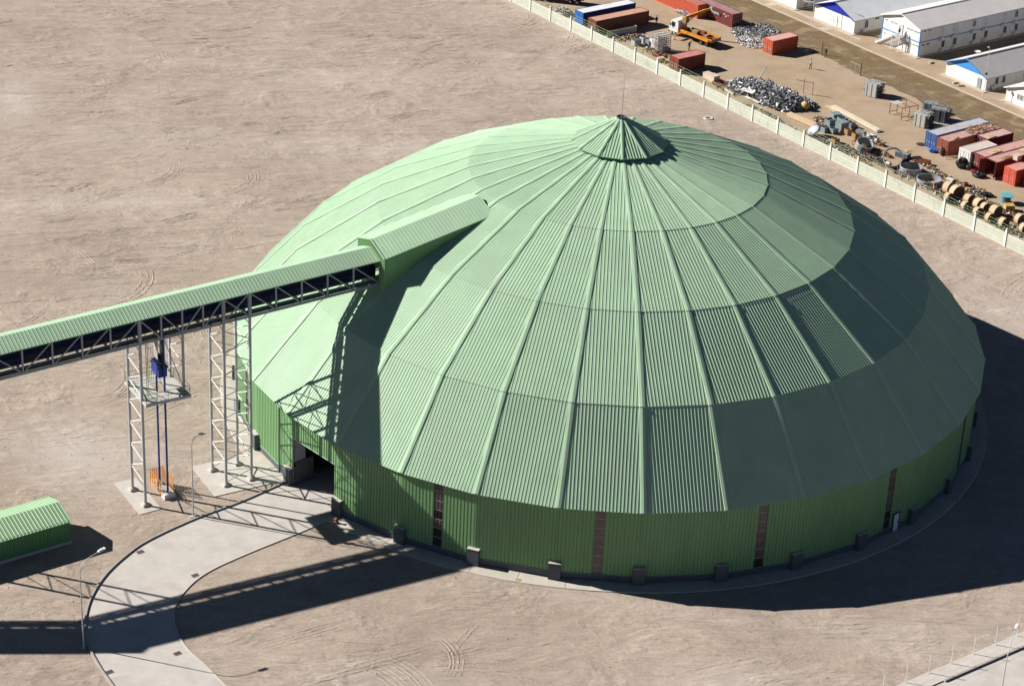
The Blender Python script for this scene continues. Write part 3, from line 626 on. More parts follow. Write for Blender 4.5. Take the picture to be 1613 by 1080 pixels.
for y0, y1 in ((0, -HW), (0, HW)): MB().bar((HS0-.06, y0, hz(HS0)+.02), (HS0-.06, y1*1.04, hz(HS0)-1.1), .08, .16).build('verge_trim', trim_m, hh)
be = MB(); vs = []
for y in (-HW, 0, HW): vs += [(HS1, y, dome_z(-HS1)-.3), (HS1, y, hz(HS1)-.02-1.08*abs(y)/HW)]
be.add(vs, [(0, 2, 3, 1), (2, 4, 5, 3)]).build('end_panel', wall_m, hh)
# ================================================================== green hut at the left edge
hd = math.atan2(-45.5+50.6, -56.4+62.75); ht = thing('green_hut', 'low green gabled steel hut on a pale plinth at the left edge', 'hut', (-56.4, -45.5, 0), hd)
HL, HWD = 16.0, 5.6
MB().bb(-HL, .1, -.12, HWD+.12, 0, .35).build('plinth', conc2, ht)
def sheet(P00, P10, P01, P11, n, h, nrm, lipv=None):
    """ribbed sheet: ribs run from P0* to P1*, spaced along P00->P01"""
    vs = []
    for i in range(n):
        for u, k in ((0, 0), (.6, 0), (.68, 1), (.92, 1)):
            t = (i+u)/n; vs += [Vector(P00).lerp(Vector(P01), t)+Vector(nrm)*h*k, Vector(P10).lerp(Vector(P11), t)+Vector(nrm)*h*k]
    vs += [Vector(P01), Vector(P11)]; k = len(vs)//2
    return MB().add(vs, [(2*i, 2*i+2, 2*i+3, 2*i+1) for i in range(k-1)])
EH, RH = 2.9, 3.72
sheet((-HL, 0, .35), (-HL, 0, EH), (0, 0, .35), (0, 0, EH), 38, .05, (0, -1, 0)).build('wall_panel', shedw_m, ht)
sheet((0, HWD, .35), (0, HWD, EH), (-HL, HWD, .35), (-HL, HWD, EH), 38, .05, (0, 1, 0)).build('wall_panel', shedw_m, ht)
for x in (0, -HL): MB().add([(x, 0, .35), (x, HWD, .35), (x, HWD, EH), (x, HWD/2, RH), (x, 0, EH)], [(0, 1, 2, 3, 4)]).build('gable_panel', shedw_m, ht)
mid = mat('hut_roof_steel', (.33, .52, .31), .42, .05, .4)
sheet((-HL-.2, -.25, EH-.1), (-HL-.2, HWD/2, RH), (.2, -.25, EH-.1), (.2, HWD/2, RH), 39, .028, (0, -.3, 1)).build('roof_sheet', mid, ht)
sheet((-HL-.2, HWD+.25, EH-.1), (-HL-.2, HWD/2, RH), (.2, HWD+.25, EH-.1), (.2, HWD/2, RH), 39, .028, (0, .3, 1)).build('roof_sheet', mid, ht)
# ================================================================== street lamps
def lamp(x, y, h, head, label, arm_r=1.6):
    t = thing('street_lamp', label, 'lamp', (x, y, 0), 0, 'steel street lamps'); hx, hy = head
    MB().tube((0, 0, 0), (0, 0, h-1.2), .085, 8, .05).build('pole', gal_m, t); MB().bb(-.25, .25, -.25, .25, 0, .12).build('base', conc2, t)
    L = math.hypot(hx, hy); ux, uy = hx/L, hy/L
    pts = [(ux*L*.75*(1-math.cos(PI/2*k/6)), uy*L*.75*(1-math.cos(PI/2*k/6)), h-1.2+1.3*math.sin(PI/2*k/6)) for k in range(7)]+[(hx*.85, hy*.85, h+.2)]
    MB().path(pts, .045, 6).build('arm', gal_m, t)
    a = math.atan2(hy, hx); M = Matrix.Rotation(a, 3, 'Z')@Matrix.Rotation(R_(-8), 3, 'Y')
    hd_ = MB().box((hx, hy, h+.24), (.85, .3, .14), rot=M).box((hx-.1*ux, hy-.1*uy, h+.33), (.5, .22, .06), rot=M).build('lamp_head', white_m, t)
    MB().box((hx, hy, h+.155), (.6, .22, .03), rot=M).build('lens', glass_m, hd_)
lamp(-50.4, -64.7, 10.2, (1.75, 2.0), 'tall curved street lamp on the outer kerb of the concrete drive')
lamp(-44.4, -38.4, 10.2, (1.1, .3), 'slim street lamp on the kerb before the four-legged tower')
lamp(40.6, -66.6, 9.2, (1.2, 3.6), 'street lamp leaning in at the bottom right corner')
# ================================================================== white posts with wire beside the lower right pavement
wf_ = thing('post_fence', 'thin white posts with wire mesh beside the lower right pavement', 'fence', tuple(wp(0, .35, .1)), 0)
PS = [wp(1.05+3.2*i, .12+.02*i, 0)-wp(0, .35, 0) for i in range(-4, 12)]
for i, p in enumerate(PS):
    MB().tube(p, p+Vector((0, 0, 2.2)), .045, 6).ball(p+Vector((0, 0, 2.22)), .05, 6, 4).build('post', postw_m, wf_)
for h in (.15, .8, 1.5, 2.1):
    MB().path(PS_ := [p+Vector((0, 0, h)) for p in PS], .006, 4).build('wire', gal_m, wf_)
# ================================================================== concrete fence across the top right
STEP = 6.3; FN = 26
cf = thing('concrete_fence', 'long pale cream concrete panel fence with white ball-topped posts', 'fence', tuple(FO), R_(-51.5))
pst = MB().bb(-.17, .17, -.17, .17, 0, 2.5).mesh('post'); pst.materials.append(postw_m)
fin = MB().ball((0, 0, 2.68), .19, 10, 6).tube((0, 0, 2.5), (0, 0, 2.56), .1, 8).mesh('finial'); fin.materials.append(postw_m)
brk = MB().bar((0, .1, 2.45), (0, .62, 3.0), .06).mesh('wire_bracket'); brk.materials.append(rail_m)
NB = 4; BH = .54
bds = []
for k in range(NB): bm_ = MB().bb(.175, STEP-.175, -.055+.006*(k % 2), .055, .02+BH*k, .02+BH*(k+1)-.04).mesh('panel_board'); bm_.materials.append(mat('cream_fence_board', (.54, .56, .47), .8, .08, 1.1, col2=(.43, .46, .38), c2t=.58, c2s=.8, rnd=.06)); bds.append(bm_)
for i in range(-4, FN):
    p = link('post', pst, cf, (i*STEP, 0, 0)); link('finial', fin, p); link('wire_bracket', brk, p)
    if i < FN-1:
        for bm_ in bds: link('panel_board', bm_, cf, (i*STEP, 0, 0))
for y, z in ((.3, 2.66), (.6, 2.98), (.06, 2.42)): MB().tube((-4*STEP, y, z), ((FN-1)*STEP, y, z), .028, 4).build('wire', rail_m, cf)
# coiled razor wire lying along the inner brackets
cw_ = MB(); rr_ = random.Random(5); pts = []
for k in range(int((FN+3)*STEP/.24)): t_ = k*.24; pts.append((-4*STEP+t_, .45+.22*math.cos(t_*3.1)+rr_.uniform(-.03, .03), 2.75+.22*math.sin(t_*3.1)))
cw_.path(pts, .018, 3).build('wire_coil', rail_m, cf)
for i in range(-3, FN-1):
    if rr_.random() < .75:
        c = (i*STEP+rr_.uniform(1, 5), .4, 2.45); MB().lathe([(.14, -.1), (.2, 0), (.14, .1), (.08, 0)], 8, c, closed=True).build('cable_drum', mat('yellow_fitting', (.55, .36, .06), .6, .2, 2), cf)
# ================================================================== wire fence between yard and dirt road
wfp = [(15.0, 157.0), (17.6, 153.9), (20.3, 150.5), (23.3, 146.8), (25.2, 144.5), (27.2, 142.2), (30, 138.6), (32.9, 134.8), (34.9, 131.2)]
wfq = [(41.0, 121.4), (43.0, 120.0), (45.0, 117.9), (47.0, 115.4), (49.1, 112.9), (51.0, 110.5), (52.9, 108.0), (54.9, 105.7), (56.9, 103.2), (59, 100.9), (61.0, 98.4), (63, 96.1), (64.9, 93.9), (67, 91.4)]
for L_, lb in ((wfp, 'thin wire fence behind the maroon and orange containers'), (wfq, 'thin wire fence behind the tube bundles along the dirt road')):
    t = thing('wire_fence', lb, 'fence', (*L_[0], 0)); o = Vector((*L_[0], 0)); q = [Vector((*p, 0))-o for p in L_]
    for i, p in enumerate(q):
        gate = (L_ is wfp and i == len(q)-1) or (L_ is wfq and i == 0)
        MB().tube(p, p+Vector((0, 0, 2.3 if gate else 2.0)), .11 if gate else .04, 6).build('post', rust_m if gate else steel_m, t)
    for h in (.3, .8, 1.3, 1.9): MB().path([p+Vector((0, 0, h)) for p in q], .008, 3).build('wire', steel_m, t)
gt = thing('gate_leaf', 'open wire gate leaf by the dark gate post', 'gate', (41.0, 121.4, 0), math.atan2(2.4, -1.7))
for a, b in (((.1, 0, .15), (2.8, 0, .15)), ((.1, 0, 1.75), (2.8, 0, 1.75)), ((.1, 0, .15), (.1, 0, 1.75)), ((2.8, 0, .15), (2.8, 0, 1.75)), ((1.45, 0, .15), (1.45, 0, 1.75))): MB().bar(a, b, .06).build('frame_bar', steel_m, gt)
for i in range(8): MB().bar((.25+.33*i, 0, .2), (.25+.33*i, 0, 1.7), .012).build('mesh_wire', steel_m, gt)
# ================================================================== camp buildings beyond the dirt road (local x = along the building, local y across, origin = right-hand front corner)
A40 = R_(39.6)
def building(label, loc, W, L, H, RISE, roofm, gable_m, oh=.35):
    t = thing('camp_building', label, 'building', (*loc, 0), A40, 'long white prefabricated camp buildings')
    MB().bb(-.9, L, -.6, W+.6, .0, .12).build('plinth', pave_m, t)
    pn = 1.2; n = int(L/pn)
    wm = MB().bb(0, pn-.02, -.05, .05, .12, H).mesh('wall_panel'); wm.materials.append(mat('cladding_panel', (.74, .74, .73), .6, .05, .6, rnd=.04))
    for i in range(n):
        link('wall_panel', wm, t, (i*pn, 0, 0)); 
    MB().bb(0, n*pn, W-.05, W+.05, .12, H).build('rear_wall', bwhite, t)
    gn = max(1, int(W/1.2)); gw = (W-.12)/gn
    gm = MB().bb(-.05, .05, 0, gw-.02, .12, H).mesh('gable_wall_panel'); gm.materials.append(bwhite)
    for i in range(gn): link('gable_wall_panel', gm, t, (.051, .06+i*gw, 0))
    MB().add([(-.06, .0, H), (-.06, W, H), (-.06, W/2, H+RISE), (.1, 0, H), (.1, W, H), (.1, W/2, H+RISE)], [(0, 2, 1), (3, 4, 5), (0, 1, 4, 3)]).build('gable', gable_m, t)
    k = RISE/(W/2)
    for s_, y0, y1 in ((1, -oh, W/2), (-1, W+oh, W/2)):
        z0 = H-oh*k; rs = sheet((-oh-.1, y0, z0+.06), (-oh-.1, y1, H+RISE+.06), (L, y0, z0+.06), (L, y1, H+RISE+.06), int(L/.5), .012, (0, 0, 1))
        rs.build('roof_sheet', roofm, t)
        MB().bb(-oh-.1, L, min(y0, y0-.05*s_), max(y0, y0-.05*s_), z0-.1, z0+.05).build('fascia', steel_m, t)
        MB().bar((-oh-.12, y0, z0-.01), (-oh-.12, y1, H+RISE-.01), .1, .16).build('barge_board', gable_m, t)
    MB().bb(-oh-.1, L, W/2-.15, W/2+.15, H+RISE+.07, H+RISE+.11).build('ridge_cap', gal_m, t)
    return t
def win(t, x, z, w_, h_, y=-.055, gl=glass_m, frame=bwhite):
    f = MB()
    for a in ((x-w_/2-.06, x+w_/2+.06, z-h_/2-.06, z-h_/2), (x-w_/2-.06, x+w_/2+.06, z+h_/2, z+h_/2+.06), (x-w_/2-.06, x-w_/2, z-h_/2, z+h_/2), (x+w_/2, x+w_/2+.06, z-h_/2, z+h_/2)): f.bb(a[0], a[1], y-.06, y, a[2], a[3])
    o = f.build('window', frame, t); MB().bb(x-w_/2, x+w_/2, y-.03, y+.0, z-h_/2, z+h_/2).build('pane', gl, o); MB().bb(x-.025, x+.025, y-.045, y-.032, z-h_/2, z+h_/2).build('mullion', frame, o); return o
def gwin(t, y, z, w_, h_):
    f = MB()
    for a in ((y-w_/2-.06, y+w_/2+.06, z-h_/2-.06, z-h_/2), (y-w_/2-.06, y+w_/2+.06, z+h_/2, z+h_/2+.06), (y-w_/2-.06, y-w_/2, z-h_/2, z+h_/2), (y+w_/2, y+w_/2+.06, z-h_/2, z+h_/2)): f.bb(-.07, .0, a[0], a[1], a[2], a[3])
    o = f.build('window', bwhite, t); MB().bb(-.03, .0, y-w_/2, y+w_/2, z-h_/2, z+h_/2).build('pane', mat('hazy_glass', (.22, .22, .22), .2, .2, 2, spec=.5), o)
def ac(t, x, z):
    o = MB().bb(x-.4, x+.4, -.48, -.12, z, z+.58).build('air_conditioner', bwhite, t); MB().tube((x-.1, -.485, z+.29), (x-.1, -.5, z+.29), .22, 12).build('fan_grille', steel_m, o)
    MB().bar((x-.3, -.06, z-.03), (x-.3, -.5, z-.03), .05).bar((x+.3, -.06, z-.03), (x+.3, -.5, z-.03), .05).build('bracket', steel_m, o)
dblue = mat('deep_blue_cladding', (.018, .035, .36), .5, .08, 1); sblue = mat('sky_blue_cladding', (.06, .28, .66), .5, .08, 1)
rf1 = mat('pale_blue_roof', (.84, .87, .91), .5, .07, .4); rf2 = mat('beige_roof', (.70, .675, .66), .6, .07, .4); rf3 = mat('grey_roof', (.60, .59, .58), .6, .07, .4)
b0 = building('white camp building cut by the top edge left of the blue gable', (31.5, 156.0), 10.3, 34, 2.8, 1.9, rf1, bwhite); win(b0, 4, 1.6, .7, 1.1); ac(b0, 2.5, .3); win(b0, 9, 1.6, .7, 1.1)
b1 = building('single-storey white camp building with deep blue gable', (41.35, 143.5), 10.5, 36, 2.75, 2.0, rf1, dblue)
win(b1, 3.0, 1.55, .75, 1.35); win(b1, 5.6, 2.2, .95, .4); win(b1, 10.0, 2.2, .95, .4); win(b1, 13, 1.5, .75, 1.35); ac(b1, 2.2, .2); ac(b1, 12, .2)
MB().bb(-.09, -.01, 4.4, 5.4, .12, 2.2).build('door', bwhite, b1); MB().bb(-.11, -.085, 5.36, 5.44, .14, 2.2).build('door_frame', steel_m, b1)
b2 = building('two-storey white camp building with blue band and outside stair', (52.0, 133.1), 9.4, 52, 5.25, 1.45, rf2, bwhite)
for y0, z0, z1, nm in ((-.075, 2.62, 2.82, 'blue_band'),): MB().bb(-.02, 51.5, -.075, -.052, z0, z1).build(nm, sblue, b2)
MB().bb(-.075, -.052, -.05, 9.4, 2.62, 2.82).build('blue_band', sblue, b2)
for y in (-.02, 9.38): MB().bb(-.085, .07, y-.07, y+.07, .13, 5.2).build('corner_strip', sblue, b2)
skyg = mat('bright_glass', (.45, .52, .60), .15, .3, 1.5, spec=.6)
for i, x in enumerate((5.6, 8.6, 13.6, 16.6, 21.6, 24.6, 29.6, 32.6)):
    win(b2, x, 4.15, .75, 1.2, gl=skyg if i % 3 != 2 else glass_m); win(b2, x+.4, 1.55, .75, 1.25); ac(b2, x-.4, 2.35); ac(b2, x-.1, .25)
for x in (.9, 2.1): win(b2, x, 4.7, .7, .26); win(b2, x, 2.15, .7, .3)
for y in (.5, 1.3, 2.2, 3.1, 6.2, 7.1, 8.6): gwin(b2, y, 4.45, .5, .22); gwin(b2, y, 1.95, .5, .22)
MB().bb(-.085, -.02, 4.3, 5.2, 2.7, 4.75).build('door', mat('pale_door', (.62, .63, .64), .5, .06, 1), b2)
st = thing('outside_stair', 'white outside stair climbing the gable of the two-storey building', 'stair', tuple(b2.location), A40)
MB().bb(-1.35, -.1, 3.6, 5.6, 2.58, 2.68).build('landing', gal_m, st)
for y in (3.7, 5.5): MB().bar((-1.28, y, 0), (-1.28, y, 3.7), .09).build('post', white_m, st)
for x in (-1.3, -.2): MB().bar((x, 5.6, 2.6), (x, 9.4, .1), .08, .26).build('stringer', white_m, st)
for i in range(13): MB().bb(-1.28, -.2, 5.65+.29*i, 5.92+.29*i, 2.45-.19*i, 2.49-.19*i).build('tread', gal_m, st)
for h in (.5, 1.0): MB().bar((-1.3, 5.6, 2.6+h), (-1.3, 9.4, .1+h), .05).build('handrail', white_m, st); MB().bar((-1.3, 3.6, 2.6+h), (-1.3, 5.6, 2.6+h), .05).build('handrail', white_m, st)
for i in range(5): MB().bar((-1.3, 5.6+.95*i, 2.6-.625*i), (-1.3, 5.6+.95*i, 3.6-.625*i), .04).build('baluster', white_m, st)
tag(MB().tube((0, 0, 0), (0, 0, 3.3), .12, 8).tube((0, 0, 3.3), (0, 0, 3.36), .16, 8).build('dark_pole', steel_m, None, (50.0, 135.1, 0)), 'dark upright pole in front of the two-storey gable', 'pole')
b3 = building('single-storey white camp building with sky blue gable', (62.0, 117.5), 9.35, 34, 2.5, 2.0, rf3, sblue)
for x in (2.6, 4.3): win(b3, x, 1.45, .75, 1.2)
win(b3, 9.6, 1.6, .7, 1.2); win(b3, 14, 1.5, .75, 1.2); ac(b3, 1.6, .2); ac(b3, 11, .2)
MB().bb(-.10, -.005, 1.05, 1.95, .12, 1.9).build('door', mat('grey_door', (.30, .31, .33), .5, .1, 1), b3)
b4 = building('white camp building with grey roof cut by the right edge', (70.9, 106.3), 9.35, 30, 2.5, 1.7, rf3, bwhite); gwin(b4, 6.6, 1.6, .5, .9); gwin(b4, 5.9, 1.6, .5, .9)
# pole lamps by the buildings
def plamp(x, y, h, label, fl=None):
    t = thing('pole_lamp', label, 'lamp', (x, y, 0), 0, 'thin pole lamps by the camp buildings'); MB().tube((0, 0, 0), (0, 0, h), .06, 8, .04).build('pole', white_m, t); MB().ball((-.2, 0, h+.05), .17, 8, 5, (1.5, .8, .7)).build('lamp_head', white_m, t)
    if fl: MB().tube((0, -.2, fl), (0, .2, fl), .22, 10).build('floodlight', plinth_m, t)
plamp(61.1, 113.4, 9.2, 'thin white pole lamp before the sky blue gable', 4.6); plamp(34.0, 147.1, 8.5, 'thin white pole lamp before the deep blue gable')
cb_ = [(34.0+(31.0-34.0)*k/8, 147.1+(153-147.1)*k/8, 4.6-.9*math.sin(PI*k/8)) for k in range(9)]
tag(MB().path([Vector(p)-Vector((34.0, 147.1, 0)) for p in cb_], .03, 4).build('cable', white_m, None, (34.0, 147.1, 0)), 'pale cable sagging from the lamp pole to the top left building', 'cable')
t = thing('satellite_dish', 'white satellite dish beside the grey roof of the sky blue building', 'dish', (61.7, 129.3, 0)); MB().lathe([(.02, 0), (.4, .05), (.62, .18)], 14, (0, 0, 2.9)).build('dish', bwhite, t); MB().tube((0, 0, 0), (0, 0, 2.9), .06, 6).build('stand', steel_m, t)
for i, (x, y, lb) in enumerate(((58.0, 119.3, 'loose pale block by the sky blue building, nearest the road'), (57.2, 120.5, 'loose pale block by the sky blue building, farther from the lamp'), (54.0, 130.3, 'broken slab on the earth before the two-storey building'))):
    tag(MB().box((0, 0, .15), (.8, .5, .3), .4*i).box((.3, .4, .1), (.5, .3, .2), .9).build('block', pave_m, None, (x, y, 0)), lb, 'block')
# ================================================================== shipping containers (origin = right-hand corner of the door end, local x along, y across)
def corr(x0, x1, y, z0, z1, out):
    n = int(abs(x1-x0)/.3); vs = []
    for i in range(n):
        for u, k in ((0, 0), (.3, 0), (.5, 1), (.8, 1)): x = x0+(x1-x0)*(i+u)/n; vs += [(x, y-out*.05*k, z0), (x, y-out*.05*k, z1)]
    vs += [(x1, y, z0), (x1, y, z1)]; k = len(vs)//2
    return MB().add(vs, [(2*i, 2*i+2, 2*i+3, 2*i+1) for i in range(k-1)])
def container(label, loc, rz, L, col, roof, z=0, open_=False, end=None, grime=.6):
    t = thing('shipping_container', label, 'container', (*loc, z), rz, 'shipping containers in the storage yard')
    nm = '%.2f_%.2f_%.2f' % col
    m_ = mat('container_'+nm, col, .55, .14, .9, col2=tuple(c*.55+.03 for c in col), c2t=.60, c2s=.9, rnd=.03); rm = mat('container_roof_%.2f_%.2f_%.2f' % roof, roof, .7, .12, .8, col2=(roof[0]*.82+.06, roof[1]*.7, roof[2]*.6), c2t=.56, c2s=.6)
    em = mat('container_%.2f_%.2f_%.2f' % end, end, .55, .1, .9) if end else m_
    W, H = 2.44, 2.6
    corr(0.1, L-.1, .04, .15, H-.1, -1).build('side_panel', m_, t); corr(0.1, L-.1, W-.04, .15, H-.1, 1).build('side_panel', m_, t)
    fr_ = MB()
    for x in (.07, L-.07):
        for y in (.07, W-.07): fr_.bb(x-.07, x+.07, y-.07, y+.07, 0, H)
    for y in (.06, W-.06): fr_.bb(.14, L-.14, y-.06, y+.06, .02, .16); fr_.bb(.14, L-.14, y-.06, y+.06, H-.12, H)
    for x in (.06, L-.06): fr_.bb(x-.06, x+.06, .14, W-.14, .02, .14); fr_.bb(x-.06, x+.06, .14, W-.14, H-.12, H)
    fr_.build('frame', em, t)
    sheet((.12, .12, H-.04), (.12, W-.12, H-.04), (L-.12, .12, H-.04), (L-.12, W-.12, H-.04), int(L/.5), .02, (0, 0, 1)).build('roof', rm, t)
    MB().bb(L-.1, L-.06, .14, W-.14, .14, H-.12).build('end_panel', m_, t); MB().bb(.12, L-.12, .14, W-.14, .1, .16).build('floor', brown_m, t)
    for i, (y0, y1) in enumerate(((.14, W/2-.01), (W/2+.01, W-.14))):
        if open_:
            d = MB().bb(-1.07, 0, -.03, .03, .14, H-.12).build('door', em, t, (0.02, y0 if i == 0 else y1, 0), R_(28) if i == 0 else R_(-24))
            for q in (.3, .75): MB().tube((-q, -.07 if i == 0 else .07, .2), (-q, -.07 if i == 0 else .07, H-.2), .025, 5).build('lock_rod', gal_m, d)
        else:
            d = MB().bb(.02, .07, y0, y1, .14, H-.12)
            for q in range(3): d.bb(-.012, .02, y0+.05, y1-.05, .25+.78*q, .25+.78*q+.6)
            d = d.build('door', em, t)
            for q in (.25, .78): MB().tube((-.03, y0+q, .15), (-.03, y0+q, H-.14), .025, 5).build('lock_rod', gal_m, d); MB().bb(-.05, -.015, y0+q-.12, y0+q+.12, 1.0, 1.1).build('lock_handle', gal_m, d)
    return t
A4, A13 = R_(40), R_(130); T40, T20 = 12.19, 6.06
container('blue container with white rusting roof nearest the fence at top', (-7.8, 138.2), A4, T40, (.02, .06, .24), (.72, .71, .70), end=(.02, .16, .55))
container('brown-red long container beside the white-roofed blue one', (-5.3, 134.1), A4, T40, (.20, .065, .04), (.52, .31, .22))
c3 = container('orange-red long container at the top edge behind the crane', (14.8, 148.4), A13, T40, (.62, .13, .07), (.50, .21, .17))
c4 = container('maroon long container with white lettering behind the crane truck', (21.05, 144.3), A13, T40, (.22, .055, .05), (.42, .25, .26))
container('short red container with pink roof close behind the fence', (9.4, 116.6), A4, T20, (.27, .05, .03), (.50, .22, .19))
container('short orange container standing alone by the road gate', (26.0, 129.2), A4, T20, (.55, .10, .04), (.60, .36, .31))
container('blue long container with grey roof, first of the right-hand group', (50.5, 87.9), A4, T40, (.03, .10, .30), (.42, .43, .46))
container('rust-red long container with debris on its roof between blue and white ones', (52.05, 85.5), A4, T40, (.27, .07, .04), (.48, .31, .28))
container('short dark red container behind the white one', (58.45, 87.55), A4, T20, (.17, .03, .025), (.52, .35, .33))
container('short white container with dusty roof in the right-hand group', (55.1, 81.65), A4, T20, (.74, .74, .73), (.56, .50, .44))
container('maroon long container right of the white one', (57.15, 79.9), A4, T40, (.24, .05, .045), (.52, .33, .30))
container('maroon container with doors standing open', (58.75, 77.95), A4, T40, (.20, .04, .035), (.50, .31, .29), open_=True)
container('bright red container at the right edge with yellow mark on its doors', (61.3, 74.9), A4, T40, (.52, .07, .04), (.56, .28, .25), end=(.62, .10, .05))
container('red container half out of frame at the right edge', (64.2, 73.3), A4, T40, (.45, .08, .05), (.5, .27, .24))
# lettering on the maroon container (white letters on a dark block)
lb = MB().bb(3.2, 6.8, 2.495, 2.51, 1.3, 1.95).build('lettering_block', mat('dark_block', (.03, .04, .05), .6, .1, 1), c4)
fc = bpy.data.curves.new('lettering', 'FONT'); fc.body = 'MLBNG'; fc.size = .62; fc.align_x = 'CENTER'; fc.extrude = .004
fo = bpy.data.objects.new('lettering', fc); dg = None
COL.objects.link(fo); bpy.context.view_layer.update(); me = bpy.data.meshes.new_from_object(fo.evaluated_get(bpy.context.evaluated_depsgraph_get())); bpy.data.objects.remove(fo)
me.materials.append(white_m); lt = link('lettering', me, lb, (4.6, 2.52, 1.42)); lt.rotation_euler = (R_(90), 0, R_(180))
for x, z, w_, h_ in ((1.9, 2.0, .5, .12), (1.0, 1.95, .25, .12), (1.6, 1.6, .2, .3)): MB().bb(x, x+w_, 2.495, 2.505, z, z+h_).build('marking', white_m, c4)
# ================================================================== truck crane
def wheel(parent, x, y, r=.5):
    s_ = 1 if y > 0 else -1
    o = MB().lathe([(r*.55, -.14), (r*.95, -.15), (r, -.1), (r, .1), (r*.95, .15), (r*.55, .14)], 18, closed=True); o.v = [(a+x, c*s_+y, b+r) for a, b, c in o.v]; o = o.build('wheel', dark_m, parent)
    q = MB().lathe([(.001, .1), (r*.3, .12), (r*.56, .06), (r*.56, -.1)], 14); q.v = [(a+x, c*s_+y, b+r) for a, b, c in q.v]; q.build('rim', gal_m, o)
def truck(label, loc, rz, cabm, bedm, crane=True):
    t = thing('crane_truck' if crane else 'tipper_truck', label, 'truck', (*loc, 0), rz)
    MB().bb(-5.0, 4.6, -.45, .45, .75, 1.05).build('chassis', plinth_m, t)
    cab = MB(); pr = [(2.75, .75), (4.75, .75), (4.85, 1.5), (4.45, 2.75), (4.2, 2.95), (2.9, 2.95), (2.75, 2.6)]
    vs = [(x, y, z) for y in (-1.22, 1.22) for x, z in pr]; n = len(pr); cab.add(vs, [tuple(range(n-1, -1, -1)), tuple(range(n, 2*n))]+[(i, (i+1) % n, n+(i+1) % n, n+i) for i in range(n)])
    cab = cab.build('cab', cabm, t)
    MB().add([(4.83, -1.05, 1.6), (4.83, 1.05, 1.6), (4.49, 1.05, 2.65), (4.49, -1.05, 2.65)], [(0, 1, 2, 3)]).build('windscreen', glass_m, cab)
    for y in (-1.235, 1.235): MB().bb(3.45, 4.3, min(y, y*.99), max(y, y*.99), 1.75, 2.55).build('side_window', glass_m, cab)
    MB().bb(4.8, 4.95, -1.2, 1.2, .5, .85).build('bumper', plinth_m, cab)
    for y in (-.85, .85): MB().bb(4.945, 4.97, y-.18, y+.18, .6, .78).build('headlight', white_m, cab)
    for y in (-1.45, 1.45): MB().bb(4.3, 4.42, y-.1, y+.1, 1.8, 2.3).build('mirror', dark_m, cab)
    for x in (3.7, -2.6, -3.9):
        for y in (-1.05, 1.05): wheel(t, x, y)
    if crane:
        MB().bb(-5.2, 1.6, -1.25, 1.25, 1.08, 1.22).build('deck', rust_m, t)
        for y in (-1.28, 1.28): MB().bb(-5.2, 1.6, y-.06, y+.06, 1.0, 1.6).build('deck_side', bedm, t)
        MB().bb(-5.28, -5.2, -1.25, 1.25, 1.0, 1.6).build('tail_board', brown_m, t)
        MB().bb(1.75, 2.6, -1.0, 1.0, 1.05, 1.5).build('crane_base', bedm, t)
        MB().tube((2.15, 0, 1.5), (2.15, 0, 3.6), .34, 12).build('crane_column', bedm, t)
        MB().bb(1.7, 2.6, -.45, .45, 2.6, 3.5).build('crane_housing', brown_m, t)
        # boom reaching forward and up past the containers behind
        A = Vector((2.15, 0, 3.5)); d = Vector((-3.5, -2.4, 2.1)).normalized()
        MB().bar(A, A+d*3.9, .42, .5).build('boom', bedm, t); bt = MB().bar(A+d*3.5, A+d*4.9, .3, .36).build('boom_extension', bedm, t)
        MB().box(A+d*5.0, (.5, .5, .6)).build('boom_head', steel_m, bt); MB().tube(A+d*5.0, A+d*5.0-Vector((0, 0, 1.2)), .03, 5).build('hook_line', dark_m, bt)
        MB().tube(A+Vector((0, .3, -1.2)), A+d*2.4, .11, 8).build('lift_ram', gal_m, t)
        for s_ in (-1, 1):
            MB().bar((2.0, 1.0*s_, .85), (2.0, 2.9*s_, .85), .28, .3).build('outrigger_beam', bedm, t); MB().tube((2.0, 2.85*s_, .05), (2.0, 2.85*s_, .95), .1, 8).build('outrigger_jack', gal_m, t); MB().tube((2.0, 2.85*s_, 0), (2.0, 2.85*s_, .06), .25, 10).build('outrigger_foot', plinth_m, t)
        MB().bar((1.4, 1.55, 1.55), (-4.9, 1.75, 1.35), .5, .34).build('side_beam', bedm, t)
        for x, y, sx, sy, sz, m_ in ((-.6, .2, 1.2, .9, .7, brown_m), (-2.0, -.3, .9, .8, .8, rust_m), (.6, -.5, .8, .7, .5, plinth_m), (-3.2, .4, .7, .5, .6, brown_m)): MB().bb(x-sx/2, x+sx/2, y-sy/2, y+sy/2, 1.225, 1.225+sz).build('load', m_, t)
    else:
        b = MB(); vs = [(x, y, z) for x, z in ((2.4, 1.2), (2.4, 2.7), (-5.0, 2.5), (-4.6, 1.2)) for y in (-1.25, 1.25)]
        b.add(vs, [(0, 2, 3, 1), (2, 4, 5, 3), (0, 1, 7, 6), (4, 6, 7, 5), (0, 6, 4, 2), (1, 3, 5, 7)]).build('tipper_body', bedm, t)
    return t
truck('white-cabbed truck with yellow loading crane beside red containers', (12.2, 135.1), R_(139), white_m, yellow_m)
truck('orange tipper truck cut off by the top edge behind the fence', (-13.0, 152.2), R_(170), yellow_m, mat('orange_body', (.55, .20, .03), .5, .15, 1), False)
